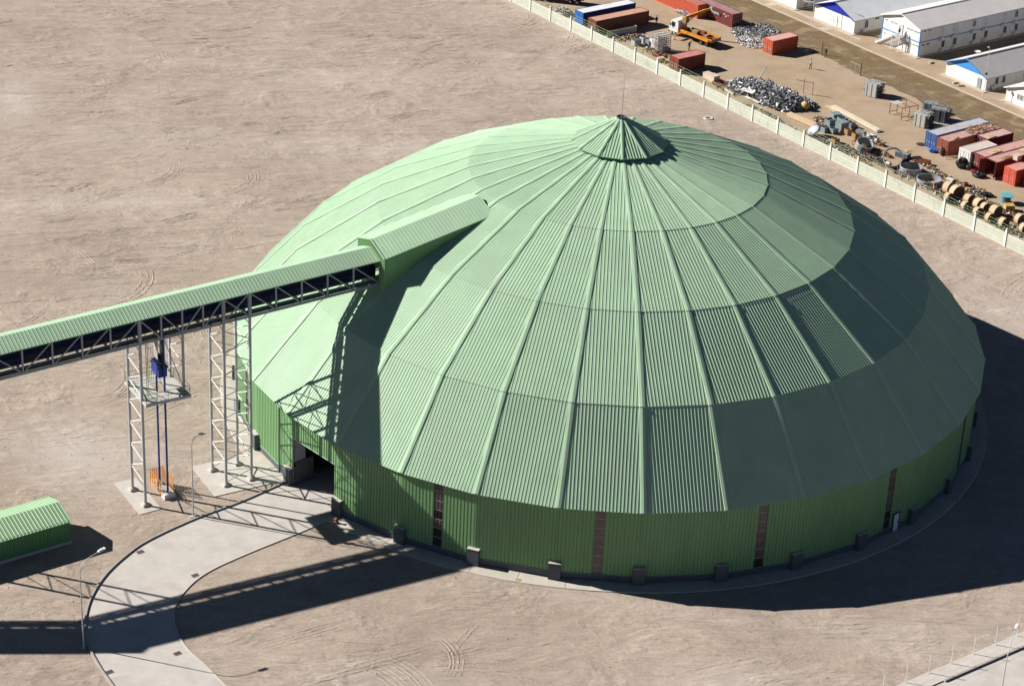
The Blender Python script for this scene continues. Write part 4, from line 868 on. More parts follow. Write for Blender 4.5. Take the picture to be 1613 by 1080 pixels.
# ================================================================== people
def person(label, loc, rz, top, trousers, helmet=None, arms='down'):
    me = bpy.data.meshes.new('person'); 
    V = [(0, 0, .95), (0, 0, 1.15), (0, 0, 1.38), (0, 0, 1.5), (0, .01, 1.58), (0, .02, 1.7)]
    Eg = [(0, 1), (1, 2), (2, 3), (3, 4), (4, 5)]; Rr = [.15, .14, .16, .07, .085, .095]
    def chain(start, pts, rs):
        p = start
        for q, r in zip(pts, rs): V.append(q); Rr.append(r); Eg.append((p, len(V)-1)); p = len(V)-1
    for s_ in (-1, 1):
        st_ = .12*s_
        chain(0, [(.1*s_, 0, .9), (.11*s_, st_*.6+.03, .5), (.12*s_, st_, .1), (.12*s_, st_+.14, .05)], [.1, .068, .05, .045])
        if arms == 'up' and s_ > 0: chain(2, [(.2, 0, 1.4), (.36, .12, 1.5), (.46, .2, 1.72), (.48, .22, 1.82)], [.065, .05, .04, .04])
        elif arms == 'front': chain(2, [(.19*s_, 0, 1.38), (.24*s_, .06, 1.12), (.14*s_, .24, 1.05), (.1*s_, .3, 1.06)], [.065, .05, .04, .04])
        else: chain(2, [(.19*s_, 0, 1.38), (.25*s_, -.02, 1.1), (.26*s_, .06, .85), (.26*s_, .08, .76)], [.065, .05, .04, .042])
    me.from_pydata(V, Eg, []); o = bpy.data.objects.new('person', me); COL.objects.link(o)
    md = o.modifiers.new('skin', 'SKIN'); md.use_smooth_shade = True
    for sv_, r in zip(me.skin_vertices[0].data, Rr): sv_.radius = (r, r*.8)
    me.skin_vertices[0].data[0].use_root = True; o.modifiers.new('sub', 'SUBSURF').levels = 1
    bpy.context.view_layer.update(); m2 = bpy.data.meshes.new_from_object(o.evaluated_get(bpy.context.evaluated_depsgraph_get())); bpy.data.objects.remove(o)
    skin = mat('skin', (.36, .20, .13), .6, .1, 5)
    m2.materials.clear()
    for mm in (trousers, top, skin): m2.materials.append(mm)
    for p in m2.polygons:
        z = p.center.z; x = abs(p.center.x); p.material_index = 0 if (z < .97 and x < .2) else (2 if z > 1.54 and x < .12 else 1)
        if arms == 'down' and x > .2 and z < .84: p.material_index = 2
        p.use_smooth = True
    o = link('person', m2, None, (*loc, .012), rz); tag(o, label, 'person')
    MB().ball((0, .01, 1.755), .11, 10, 6, (1, 1.1, .75)).build('helmet' if helmet else 'hair', helmet or dark_m, o)
    for s_ in (-1, 1): MB().ball((.12*s_, .03*s_+.18, .05), .06, 8, 5, (.8, 1.7, .8)).build('shoe', dark_m, o)
    return o
dkc = mat('dark_clothes', (.025, .025, .035), .8, .2, 4); gyc = mat('grey_shirt', (.30, .31, .33), .8, .15, 4); hel = mat('yellow_helmet', (.75, .52, .06), .4, .05, 2)
person('person in dark clothes standing by the shadow of the long brown container', (5.5, 141.9), R_(200), dkc, dkc)
person('person in dark clothes and yellow helmet raising an arm near the crane truck', (11.4, 129.0), R_(20), dkc, dkc, hel, 'up')
person('person in dark overalls and yellow helmet at the gate post', (35.5, 130.0), R_(150), dkc, dkc, hel, 'front')
pw = Vector((52.0, 133.1))+Vector((math.cos(A40), math.sin(A40)))*-.75+Vector((-math.sin(A40), math.cos(A40)))*4.4
po = person('person in dark clothes standing on the outside stair landing', (pw.x, pw.y), R_(120), dkc, dkc); po.location.z = 2.69
person('person in grey shirt and dark trousers walking on the open yard', (32.5, 123.3), R_(120), gyc, dkc)
# ================================================================== heaps: scrap, tubes, litter
def hill(poly_c, rx, ry, rot, peak, x, y):
    dx, dy = x-poly_c[0], y-poly_c[1]; u = (dx*math.cos(rot)+dy*math.sin(rot))/rx; v = (-dx*math.sin(rot)+dy*math.cos(rot))/ry; q = u*u+v*v
    return peak*max(0, 1-q)**.7 if q < 1 else -1
def scrap(name, label, hills, count, seed, mats_, lens=(.4, 1.6)):
    rnd = random.Random(seed); mb = MB(); o = Vector((*hills[0][0], 0)); k = 0; tries = 0
    while k < count and tries < count*8:
        tries += 1; h = rnd.choice(hills); x = h[0][0]+rnd.uniform(-1, 1)*max(h[1], h[2]); y = h[0][1]+rnd.uniform(-1, 1)*max(h[1], h[2]); z = hill(*h, x, y)
        if z < 0: continue
        k += 1; L = rnd.uniform(*lens); W_ = rnd.choice((.05, .08, .12, .2, .35)); M = Matrix.Rotation(rnd.uniform(0, 6.28), 3, 'Z')@Matrix.Rotation(rnd.gauss(0, .55), 3, 'Y')@Matrix.Rotation(rnd.uniform(-1.2, 1.2), 3, 'X')
        c = Vector((x, y, z*rnd.uniform(.55, 1.0)+.08))-o; mi = rnd.choices(range(len(mats_)), weights=[5, 2, 1, 1][:len(mats_)])[0]
        if rnd.random() < .55:    # bent sheet strip
            a, b = L/2, min(W_, L*.6)/2; f = rnd.uniform(-.25, .25)
            mb.add([M@Vector(v)+c for v in ((-a, -b, 0), (0, -b, f), (a, -b, 0), (-a, b, .02), (0, b, f+.05), (a, b, .03))], [(0, 1, 4, 3), (1, 2, 5, 4)], mi)
        else: mb.box(c, (L, min(W_, .14), .07), rot=M, mi=mi)
    ob = mb.build(name, mats_, None, tuple(o)); return stuff(ob, label, 'scrap heap')
sw = mat('white_sheet', (.74, .73, .71), .6, .08, 1)
scrap('scrap_heap', 'large heap of twisted galvanised scrap behind the fence', [((23.5, 109.5), 6.2, 3.6, R_(-48), 2.1), ((26.5, 105.5), 4.8, 3.6, R_(-50), 2.4), ((20.5, 111), 3.6, 2.4, R_(-50), 1.1), ((30.3, 105.5), 2.6, 1.6, R_(-50), .8)], 4600, 21, [scrap_m, plinth_m, sw, gal_m], (.25, 1.2))
scrap('tube_heap', 'spread heap of short scaffold tubes between maroon and orange containers', [((23.6, 140.8), 4.4, 5.2, R_(0), .55)], 2400, 22, [pipe_m, plinth_m, gal_m], (.3, .9))
scrap('tube_heap', 'white heap of short tubes beside the short orange container', [((22.8, 135.6), 2.9, 3.3, R_(20), .45)], 900, 23, [sw, gal_m], (.3, .8))
scrap('rubble_heap', 'white crumpled rubbish in front of the orange-red container', [((10.4, 149.2), 2.2, .8, R_(-40), .5)], 120, 24, [sw, gal_m], (.3, .8))
scrap('bag_heap', 'pile of white sacks and rags behind the fence at top', [((-11.7, 145.0), 2.0, 1.4, R_(-50), 1.3)], 150, 25, [sw, sw, mat('rag', (.33, .30, .27), .9, .3, 1), brown_m], (.5, 1.0))
lit = [((53.0, 73.5), 5, .8, R_(-51), .3), ((57, 66.5), 6, 1.0, R_(-51), .35), ((39.6, 87.0), 3.4, 1.4, R_(-51), .35), ((5.4, 126.5), 3.0, 1.1, R_(-51), .3), ((34.2, 97.0), 3.5, 1.8, R_(-51), .25), ((55.0, 72.0), 3, 1.2, R_(-45), .4), ((17.5, 110.5), 3.5, 1, R_(-51), .25), ((1.0, 133.6), 3, 1.1, R_(40), .35), ((-2.5, 129.5), 5, .8, R_(-51), .3), ((11.5, 112.5), 5, .7, R_(-51), .3), ((24, 99.5), 6, .6, R_(-51), .3), ((36.5, 83.5), 5, .7, R_(-51), .3), ((51.0, 76.5), 3.5, .8, R_(-51), .35), ((49.0, 80.0), 4.0, .6, R_(-51), .3), ((41.8, 85.2), 2.2, .7, R_(-51), .3), ((53.8, 71.0), 4, 1.2, R_(-51), .45), ((58.5, 63.5), 4, 1.4, R_(-51), .3), ((62, 58), 4, 1.6, R_(-51), .4)]
scrap('mixed_litter', 'strewn boards, cartons and rubbish along the inside of the fence', lit, 4800, 26, [brown_m, plinth_m, wood_m, sw], (.12, .7))
strip_ = [((FO+E1*a+E2*rb).to_2d().to_tuple(), 3.0, w_, R_(-51.5), h_) for a, rb, w_, h_ in ((22, 2.2, 1.2, .5), (29, 2.0, 1.1, .45), (35, 1.8, 1.0, .4), (46, 2.0, 1.0, .35), (62, 1.6, .8, .3), (69, 2.4, 1.2, .4), (75, 3.4, 1.6, .5), (81, 5.0, 1.3, .5), (86, 6.2, 1.2, .5), (92, 6.3, 1.2, .5), (98, 6.0, 1.3, .55), (104, 5.6, 1.3, .55), (110, 5.6, 1.3, .5), (116, 5.0, 1.4, .5))]
scrap('debris_strip', 'continuous strip of mixed dark and pale junk just inside the fence', strip_, 1500, 28, [plinth_m, brown_m, sw, rust_m], (.3, 1.2))
scrap('roof_debris', 'loose brushwood and board scraps on the container roofs', [((60.0, 92.0), 3.0, 1.1, R_(40), .01)], 1, 27, [brown_m])
bpy.data.objects.remove(bpy.data.objects['roof_debris'])
rd = MB(); rnd = random.Random(31)
for i in range(110):
    u, v = rnd.uniform(5.6, 11.6), rnd.uniform(.2, 2.2); L = rnd.uniform(.3, 1.2)
    rd.bar((u, v, rnd.uniform(2.66, 3.05)), (u+rnd.uniform(-L, L), v+rnd.uniform(-.5, .5), rnd.uniform(2.68, 3.15)), .07, mi=rnd.choice((0, 0, 1)))
stuff(rd.build('roof_debris', [brown_m, wood_m], None, (52.05, 85.5, 0), A4), 'brushwood and board scraps heaped on the rust-red container roof', 'debris')
# ------------------------------------------------------------------ bundles of scaffold tubes standing in the yard
def bundle(label, loc, rz, L, W_, H, face=sw):
    t = thing('tube_bundle', label, 'tube bundle', (*loc, 0), rz, 'bundles of tubes stored in the yard'); r = random.Random(label)
    n = int(W_/.17); k = int(H/.17); mb = MB()
    for i in range(n):
        for j in range(k):
            if 0 < i < n-1 and 0 < j < k-1 and r.random() < .0: continue
            y = (i+.5)*W_/n+r.uniform(-.03, .03); z = (j+.5)*H/k+r.uniform(-.03, .03)+.05; e0, e1 = r.uniform(-.4, .15), L+r.uniform(-.4, .45)
            mb.tube((e0, y, z), (e1, y+r.uniform(-.06, .06), z+r.uniform(-.05, .05)), .07, 5, mi=0 if r.random() < .8 else 1)
    stuff(mb.build('tubes', [pipe_m, plinth_m], t))
    MB().bb(.05, L*.95, -.1, -.04, .08, H).build('side_board', face, t)
    for x in (.3, L*.5, L-.3): MB().bar((x, -.14, .05), (x, -.14, H+.06), .04).bar((x, -.14, H+.12), (x, W_, H+.12), .03).build('strap', steel_m, t)
# rz: tubes run roughly towards the camera-right
def face_bundle(label, loc, rz, W_, H, L): bundle(label, loc, rz, L, W_, H, mat('bundle_board', (.52, .54, .50), .7, .12, 1.2))
bundle('bundle of silver tubes standing alone left of the angle-iron frame', (41.0, 111.6), R_(-30), 2.3, 2.4, 2.3, mat('pale_board', (.58, .60, .60), .7, .1, 1.2))
bundle('pale-sided bundle of dark tubes nearest the blue container', (48.0, 98.6), R_(-30), 2.2, 2.6, 2.2, mat('pale_board2', (.60, .62, .53), .7, .1, 1.2))
bundle('dark tube bundle behind the pale-sided bundle', (51.0, 101.4), R_(-20), 2.6, 2.6, 2.1, plinth_m)
bundle('dark tube bundle farthest back by the wire fence', (50.2, 105.2), R_(-25), 2.2, 1.8, 1.7, plinth_m)
# ------------------------------------------------------------------ angle-iron frame
t = thing('angle_iron_rack', 'open rusty angle-iron frame beside the tube bundles', 'frame', (46.2, 100.8, 0), R_(35))
def fbar(a, b): MB().bar(a, b, .09).build('frame_bar', rust_m, t)
for x in (0, 1.6, 3.4):
    for y in (0, 3.0): fbar((x, y, 0), (x, y, 2.1))
for y in (0, 3.0): fbar((0, y, 2.1), (3.4, y, 2.1)); fbar((0, y, .5), (1.6, y, .5))
for x in (0, 1.6, 3.4): fbar((x, 0, 2.1), (x, 3.0, 2.1))
MB().bb(-.1, 1.7, 1.6, 3.1, 2.15, 2.19).build('sheet', gal_m, t)
# stack of lattice steel frames
t = thing('frame_stack', 'tall stack of galvanised lattice frames beside the short red container', 'stack', (6.0, 126.4, 0), R_(35)); r = random.Random(9)
for k in range(9):
    z = .2+.36*k; f = MB()
    for i in range(5): f.bar((.5*i+r.uniform(-.05, .05), -.05, z), (.5*i+r.uniform(-.1, .1), 2.2, z+r.uniform(-.04, .08)), .09)
    for y in (0, 1.05, 2.15): f.bar((-.1, y, z+.1), (2.2, y, z+.1+r.uniform(-.05, .05)), .09)
    for i in range(4): f.bar((.5*i, -.06, z), (.5*(i+1), -.06, z+.26), .06)
    f.build('lattice_frame', gal_m if k % 3 else pipe_m, t)
for x in (-.25, 2.35): MB().bar((x, -.1, 0), (x, -.1, 3.4), .1).build('upright', rust_m, t)
# grey trough and pipe bundle
t = thing('steel_trough', 'long grey steel trough lying beside the brown-red container', 'trough', (-3.2, 133.1, 0), R_(38))
MB().bb(0, 6.6, 0, .06, .05, 1.2).build('side_plate', gal_m, t); MB().bb(0, 6.6, .065, 1.0, .05, .12).build('base_plate', gal_m, t); MB().bb(6.54, 6.6, .07, .95, .13, 1.2).build('end_plate', gal_m, t)
t = thing('pipe_stack', 'low stack of dark pipes before the grey trough', 'pipes', (-.4, 132.4, 0), R_(42))
for k in range(7): MB().tube((r.uniform(-.3, .3), -.4+.2*(k % 4)+.1*(k//4), .12+.18*(k//4)), (4.0+r.uniform(-.4, .4), -.4+.2*(k % 4), .12+.18*(k//4)), .09, 8).build('pipe', pipe_m if k % 2 else rust_m, t)
# ------------------------------------------------------------------ boxes and small gear, each its own thing
def crate(name, label, cat, loc, size, rz, m_, top=None, open_=False, group=None):
    t = thing(name, label, cat, (*loc, 0), rz, group); x, y, z = size; th = .05
    for a in ((-x/2, x/2, -y/2, -y/2+th), (-x/2, x/2, y/2-th, y/2), (-x/2, -x/2+th, -y/2+th, y/2-th), (x/2-th, x/2, -y/2+th, y/2-th)): MB().bb(*a, .03, z).build('side', m_, t)
    MB().bb(-x/2+th, x/2-th, -y/2+th, y/2-th, .03, .09).build('bottom', m_, t)
    if not open_: MB().bb(-x/2-.03, x/2+.03, -y/2-.03, y/2+.03, z+.003, z+.06).build('lid', top or m_, t)
    else: MB().bb(-x/2+th, x/2-th, -.04, .04, z*.5, z*.9).build('divider', m_, t)
    return t
grey_b = mat('grey_box', (.42, .43, .45), .6, .1, 1); 
C_ = crate
C_('steel_box', 'grey steel box with dark hole on top near the fence', 'box', (2.0, 130.2), (1.5, 1.1, 1.0), R_(38), grey_b, plinth_m)
C_('steel_box', 'open grey steel box behind the first grey box', 'box', (3.4, 132.0), (1.3, 1.1, 1.0), R_(38), grey_b, None, True)
C_('steel_box', 'small dark grey box between the grey boxes and white panel', 'box', (4.3, 130.4), (1.0, 1.0, .95), R_(38), teal_m)
C_('white_cabinet', 'tilted white cabinet panel by the lattice frame stack', 'cabinet', (5.3, 129.8), (1.3, 1.5, 1.3), R_(30), sw)
C_('timber_crate', 'yellow timber crate between the frame stack and fence', 'crate', (6.4, 122.2), (1.2, .9, .7), R_(38), wood_m)
C_('red_drum_box', 'dark red box lying by the foot of the frame stack', 'box', (5.6, 124.8), (1.2, .8, .45), R_(-30), mat('dark_red', (.30, .04, .04), .5, .15, 1))
C_('rusty_box', 'small rust-red box at the corner of the short red container', 'box', (14.6, 118.4), (1.1, .5, .5), R_(30), rust_m)
C_('pale_crate', 'pale crate nearest the scrap heap, larger of two', 'crate', (15.5, 113.9), (1.6, 1.3, 1.1), R_(-51), mat('pale_ply', (.60, .50, .40), .8, .1, 1))
C_('pale_crate', 'pale flat crate beside the larger pale crate', 'crate', (14.6, 115.3), (1.5, 1.2, .9), R_(-51), mat('pale_ply', (.60, .50, .40), .8, .1, 1))
for i, (x, y, L, lb) in enumerate(((17.1, 111.2, 2.8, 'thick rust-red steel beam lying left of the scrap heap'), (17.9, 112.3, 3.0, 'dark rusty beam touching the scrap heap'), (16.0, 111.8, 2.2, 'short rusty beam nearest the fence'))):
    t = thing('steel_beam', lb, 'beam', (x, y, 0), R_(-51), 'rusty beams by the scrap heap')
    for z in (.05, .4): MB().bb(-L/2, L/2, -.2, .2, z-.03, z+.03).build('flange', rust_m, t)
    MB().bb(-L/2, L/2, -.03, .03, .085, .365).build('web', rust_m, t)
t = thing('scrap_pole', 'long light pole leaning across the scrap heap', 'pole', (21.8, 107.9, 1.2), 0); MB().tube((0, 0, 0), (2.3, 5.0, 2.2), .1, 8).build('tube', gal_m, t); MB().tube((2.25, 4.9, 2.15), (2.3, 5.0, 2.2), .16, 8).build('cap', gal_m, t)
for x, y, z, sx, sy, rz, lb in ((21.2, 107.6, 1.0, 2.6, 1.4, -40, 'pale flat panel lying on the scrap heap near the fence'), (19.0, 113.0, .5, 2.4, 1.2, 20, 'white sheet at the far left foot of the scrap heap'), (21.8, 104.9, .4, 3.4, .4, -51, 'long white board along the fence below the scrap heap'), (18.0, 108.3, .3, 2.6, .35, -60, 'white board lying left of the scrap heap by the fence')):
    tag(MB().box((0, 0, .06), (sx, sy, .05), rot=Matrix.Rotation(R_(rz), 3, 'Z')@Matrix.Rotation(.12, 3, 'X')).bar((-sx*.4, 0, .12), (sx*.4, 0, .16), .05).build('loose_panel', sw, None, (x, y, z)), lb, 'panel')
tank_m = mat('faded_yellow', (.56, .40, .14), .6, .2, 1.5, col2=(.30, .19, .08), c2t=.52, c2s=1.5)
t = thing('yellow_tank', 'round yellow tank lying right of the scrap heap', 'tank', (30.5, 102.9, 0), R_(60)); mb = MB().lathe([(.01, -.7), (.45, -.62), (.7, -.3), (.72, .3), (.45, .62), (.01, .7)], 18); mb.v = [(a, c, b+.75) for a, b, c in mb.v]; mb.build('shell', tank_m, t, smooth=True); MB().tube((0, 0, 1.4), (0, 0, 1.62), .14, 8).build('neck', plinth_m, t)
t = thing('blue_drum', 'dark blue drum beside the yellow tank', 'drum', (29.0, 103.4, 0)); MB().tube((0, -.5, .32), (0, .5, .32), .3, 14).build('body', blue_m, t); MB().tube((0, -.53, .32), (0, -.5, .32), .26, 14).build('lid', navy_m, t)
t = thing('pipe_gallows', 'thin rusty upright pipe frame behind the scrap heap', 'frame', (30.6, 110.6, 0), R_(-20)); MB().tube((0, 0, 0), (0, 0, 2.6), .05, 6).build('upright', rust_m, t); MB().tube((1.6, 0, 0), (1.6, 0, 2.2), .05, 6).build('upright', rust_m, t); MB().tube((-1.4, 0, 2.2), (1.6, 0, 2.2), .05, 6).build('crossbar', rust_m, t)
# planks
def planks(label, p, q, n, w_, m_, z=.0, layers=1, h=.09):
    p, q = Vector((*p, 0)), Vector((*q, 0)); d = q-p; t = thing('plank_stack', label, 'planks', tuple(p), math.atan2(d.y, d.x), 'stacks of planks in the yard'); L = d.length; rr = random.Random(label)
    for k in range(layers):
        for i in range(n): MB().bb(rr.uniform(-.25, .1), L+rr.uniform(-.3, .2), i*w_, i*w_+w_*.93, .12+k*h+.002, .12+k*h+h*.93).build('plank', m_, t)
    for x in (.6, L-.6): MB().bb(x-.08, x+.08, -.05, n*w_+.05, .0, .12).build('bearer', brown_m, t)
planks('long pale planks laid beside the blue-grey boxes', (34.9, 104.4), (41.7, 94.3), 4, .26, mat('pale_plank', (.68, .60, .48), .8, .1, 1), layers=3)
planks('timber boards along the fence between scrap heap and saucer', (27.4, 98.9), (31.6, 94.3), 3, .28, wood_m, layers=7)
planks('short loose planks at the head of the long pale planks', (34.0, 104.8), (35.4, 102.2), 3, .3, wood_m)
# blue-grey boxes
for i, (x, y, sx, sy, sz, rz, op, lb) in enumerate(((34.2, 95.6, 1.5, 1.3, 1.4, 40, True, 'blue-grey steel box nearest the timber boards'), (35.3, 98.6, 1.5, 1.4, 1.3, 20, False, 'blue-grey steel box farthest from the fence'), (36.0, 94.4, 1.7, 1.4, 1.5, 40, False, 'blue-grey steel box right of centre in the group'), (36.3, 97.2, 1.4, 1.2, 1.2, 30, True, 'open blue-grey box behind the largest one'), (33.3, 93.3, 1.3, 1.0, .9, 40, True, 'low blue-grey open box nearest the fence'), (34.6, 92.9, 1.2, 1.0, .9, 40, True, 'low dark open box beside the saucer'), (37.6, 95.9, 1.1, 1.0, 1.0, 50, True, 'small blue-grey box nearest the long planks'))):
    C_('steel_box', lb, 'box', (x, y), (sx, sy, sz), R_(rz), teal_m, None, op, 'blue-grey steel boxes')
for x, y, s_, lb in ((32.2, 94.1, (.9, .8, .9), 'upright brown carton at the end of the timber boards'), (36.9, 92.7, (1.0, .8, 1.0), 'brown carton before the blue-grey boxes'), (38.0, 91.3, (.9, .9, .9), 'brown carton beside the white folders'), (34.6, 88.6, (1.1, .9, .8), 'brown carton nearest the fence'), (37.9, 88.2, (.9, .9, .7), 'brown carton among the rubbish by the broken ring')):
    C_('carton', lb, 'carton', (x, y), s_, R_(38), brown_m, None, True, 'brown cartons')
t = thing('saucer_lid', 'large pale blue-white dished lid leaning behind the fence', 'lid', (31.3, 91.3, 0), R_(-60)); mb = MB().lathe([(.01, .2), (.6, .15), (1.15, .0), (1.1, -.05), (.01, .1)], 22); M = Matrix.Rotation(R_(38), 3, 'X'); mb.v = [tuple(M@Vector(v)+Vector((0, 0, .95))) for v in mb.v]; mb.build('dish', mat('pale_blue_steel', (.50, .53, .62), .4, .06, 1), t, smooth=True); MB().tube((0, .3, .0), (0, .3, .75), .06, 6).build('prop', steel_m, t)
t = thing('folder_stack', 'row of white folded panels beside the brown cartons', 'panels', (38.4, 92.8, 0), R_(-40))
for i in range(6): MB().box((.28*i, 0, .5), (.07, 1.0, 1.0), rot=Matrix.Rotation(.12, 3, 'Y')).build('panel', grey_b if i % 2 else sw, t)
scrap('panel_heap', 'small heap of white and grey sheets at the right end of the box group', [((40.3, 90.6), 1.7, 1.3, R_(-50), 1.0)], 90, 41, [sw, scrap_m, plinth_m], (.5, 1.3))
scrap('timber_heap', 'small heap of broken yellow timber by the dirt track', [((41.7, 88.9), .9, .6, R_(-50), .5)], 40, 42, [wood_m, brown_m], (.4, 1.0))
# big steel rings
def ring(label, loc, r, h, tilt=0, az=0, rim=gal_m):
    t = thing('steel_ring', label, 'ring', (*loc, 0), az, 'big open steel rings by the fence'); rm_ = mat('ring_steel', (.36, .38, .42), .45, .12, .8, metal=.3)
    M = Matrix.Rotation(tilt, 3, 'X'); lift = Vector((0, 0, math.sin(abs(tilt))*r))
    b = MB().lathe([(r, 0), (r, h), (r-.04, h), (r-.04, 0)], 36, closed=True); b.v = [tuple(M@Vector(v)+lift) for v in b.v]; b.build('shell', rm_, t)
    for z in (.03, h-.08):
        q = MB().lathe([(r+.002, z), (r+.07, z), (r+.07, z+.07), (r+.002, z+.07)], 36, closed=True); q.v = [tuple(M@Vector(v)+lift) for v in q.v]; q.build('flange', rim, t)
    for k in range(6):
        a_ = k*PI/3; q = MB().bar((math.cos(a_)*(r+.03), math.sin(a_)*(r+.03), .1), (math.cos(a_)*(r+.03), math.sin(a_)*(r+.03), h-.08), .05); q.v = [tuple(M@Vector(v)+lift) for v in q.v]; q.build('stiffener', rim, t)
ring('open steel ring standing second from the reels', (45.6, 77.5), 1.72, 1.3)
ring('open steel ring nearest the wooden reels', (48.0, 73.7), 1.85, 1.0)
ring('steel ring tipped on edge left of the upright rings', (43.0, 80.2), 1.5, 1.5, R_(58), R_(-10))
ring('broken half-buried steel ring before the brown cartons', (38.8, 85.8), 1.35, 1.2, R_(20), R_(40))
t = thing('curved_plate', 'dark curved steel plate with white label leaning on the tipped ring', 'plate', (44.4, 80.0, 0), R_(35)); mb = MB(); vs = []
for i in range(9):
    a_ = R_(-40+10*i)
    for z in (0, 1.9): vs.append((1.4*math.sin(a_), 1.4*math.cos(a_)-1.4-.35*z, .05+z*.85))
mb.add(vs, [(2*i, 2*i+2, 2*i+3, 2*i+1) for i in range(8)]); pl = mb.build('plate', mat('dark_plate', (.05, .07, .10), .35, .1, 1), t); MB().box((.45, -.3, .75), (.55, .03, .4), rot=Matrix.Rotation(-.35, 3, 'X')).build('label_patch', sw, pl)
# wooden cable reels lying in a row
def reel(label, loc, r, w_, rz, m_=None, stand=False, flange=None):
    t = thing('cable_reel', label, 'reel', (*loc, 0), rz, 'wooden cable reels along the fence'); fm = flange or wood_m
    def put(mb, nm, m__, par=t):
        mb.v = [((a, c, b+r) if not stand else (a, b, c+w_/2)) for a, b, c in mb.v]; return mb.build(nm, m__, par)
    for s_ in (-1, 1): put(MB().lathe([(.1, s_*w_/2), (r, s_*w_/2), (r, s_*(w_/2-.08)), (.1, s_*(w_/2-.08))], 26, closed=True), 'flange', fm if stand else mat('dark_reel_end', (.15, .095, .065), .9, .2, 2))  # flanges of lying reels get a darker brown than their lagging boards
    if not stand:
        n = 20
        for i in range(n):    # lagging boards round the drum
            a0, a1 = 2*PI*i/n+.01, 2*PI*(i+1)/n-.01; rr = r*.96
            q = MB(); vs = [(k*math.cos(a_), k*math.sin(a_), z) for k in (rr-.05, rr) for a_ in (a0, a1) for z in (-w_/2+.085, w_/2-.085)]
            q.add(vs, [(4, 5, 7, 6), (0, 4, 6, 2), (1, 3, 7, 5), (0, 1, 5, 4), (2, 6, 7, 3)]); put(q, 'lagging_board', fm)
    else: put(MB().lathe([(r*.62, -w_/2+.08), (r*.62, w_/2-.08)], 22), 'barrel', m_ or plinth_m)
    return t
RZ = R_(-51.5)+PI/2
for i, (x, y, r, w_, lb) in enumerate(((50.6, 70.2, 1.05, 1.2, 'big wooden reel at the left end of the row beside the steel ring'), (51.6, 68.6, 1.1, 1.2, 'big wooden reel second in the row, showing its dark end'), (53.2, 66.6, .85, 1.1, 'medium wooden reel third in the row'), (54.6, 65.0, .9, 1.2, 'medium wooden reel fourth in the row'), (55.4, 63.9, .8, .9, 'smaller wooden reel fifth in the row'), (56.7, 62.4, .95, 1.2, 'pale wooden reel with dark end at the right of the row'), (50.2, 66.9, .8, .9, 'dark reel half hidden by the fence below the first big reels'), (52.5, 64.2, .75, .9, 'reel half hidden by the fence at the second fence post'), (54.1, 62.2, .75, .9, 'reel half hidden by the fence in the middle'), (55.6, 60.3, .75, .9, 'reel half hidden by the fence near the third post'), (57.4, 58.6, .8, 1.0, 'reel half hidden by the fence near the last post'), (60.0, 60.0, .9, 1.0, 'wooden reel at the right edge above the last post'), (60.2, 57.0, .8, .9, 'tipped orange-brown reel at the right edge by the fence'))):
    reel(lb, (x, y), r, w_, R_(-51.5)+PI/2+random.Random(i).uniform(-.15, .15))
reel('upright spool of dark cable with turquoise top', (59.2, 68.3), 1.05, 1.25, 0, plinth_m, True, mat('turquoise_paint', (.12, .42, .45), .5, .1, 1))
C_('carton', 'square yellow-brown carton right of the reels', 'carton', (59.2, 65.3), (1.4, 1.2, .9), R_(10), mat('yellow_carton', (.52, .34, .12), .8, .1, 1), None, False, 'brown cartons')
C_('grey_chest', 'low grey chest with yellow board on it behind the steel rings', 'chest', (45.0, 84.3), (2.2, 1.2, .8), R_(-35), plinth_m, teal_m)
tag(MB().box((0, 0, .05), (1.3, 1.0, .06), .4).bb(-.3, .3, -.2, .2, .09, .16).build('plywood_board', mat('yellow_ply', (.55, .38, .12), .8, .1, 1), None, (45.9, 84.9, .9)), 'yellow plywood board lying on the grey chest', 'board')
C_('rust_tray', 'open rust-red steel tray between the rings and the blue container', 'tray', (47.9, 81.9), (2.3, 1.2, .7), R_(-25), rust_m, None, True)
C_('white_box', 'small white box on the litter strip above the reels', 'box', (51.4, 74.9), (1.2, .6, .6), R_(-40), sw)
C_('red_bin', 'rust-red bin beside the small white box', 'bin', (53.6, 73.0), (.7, .7, .9), R_(10), rust_m, None, True)
# tarpaulin heaps and soft things
def lump(name, label, cat, loc, s, m_, seed):
    r = random.Random(seed); mb = MB().ball((0, 0, s[2]*.45), 1, 16, 10, (s[0], s[1], s[2]*.55)); mb.v = [tuple(Vector(v)*(1+r.uniform(-.14, .14)) if v[2] > .05 else v) for v in mb.v]
    mb.v = [(a, b, max(0.0, c)) for a, b, c in mb.v]; return tag(mb.build(name, m_, None, (*loc, 0.01)), label, cat)
lump('tarpaulin_heap', 'black tarpaulin heap against the white container', 'tarpaulin', (53.9, 81.3), (.95, .8, 1.7), tarp_m, 1)
lump('tarpaulin_heap', 'dark crumpled heap before the open maroon container', 'tarpaulin', (56.3, 77.9), (1.1, .7, .7), tarp_m, 2)
lump('blue_tarpaulin', 'crumpled blue sheet at the foot of the blue container', 'tarpaulin', (50.1, 87.3), (.8, .5, .6), mat('bright_blue_sheet', (.04, .16, .60), .5, .15, 3), 3)
lump('dark_sack', 'dark sack propped against the rust-red container doors', 'sack', (51.4, 86.0), (.35, .35, 1.3), tarp_m, 4)
lump('brown_rug', 'dark red-brown rug on the ground left of the blue container', 'rug', (48.5, 90.2), (.8, .6, .25), mat('rug', (.10, .04, .03), .9, .2, 3), 5)
lump('rag_heap', 'dark rag heap between litter and turquoise spool', 'rags', (56.2, 70.3), (1.3, .7, .6), tarp_m, 6)
lump('rag_heap', 'red and black rag heap left of the maroon doors', 'rags', (55.6, 79.6), (.5, .5, .5), mat('red_rag', (.28, .04, .04), .9, .2, 3), 7)
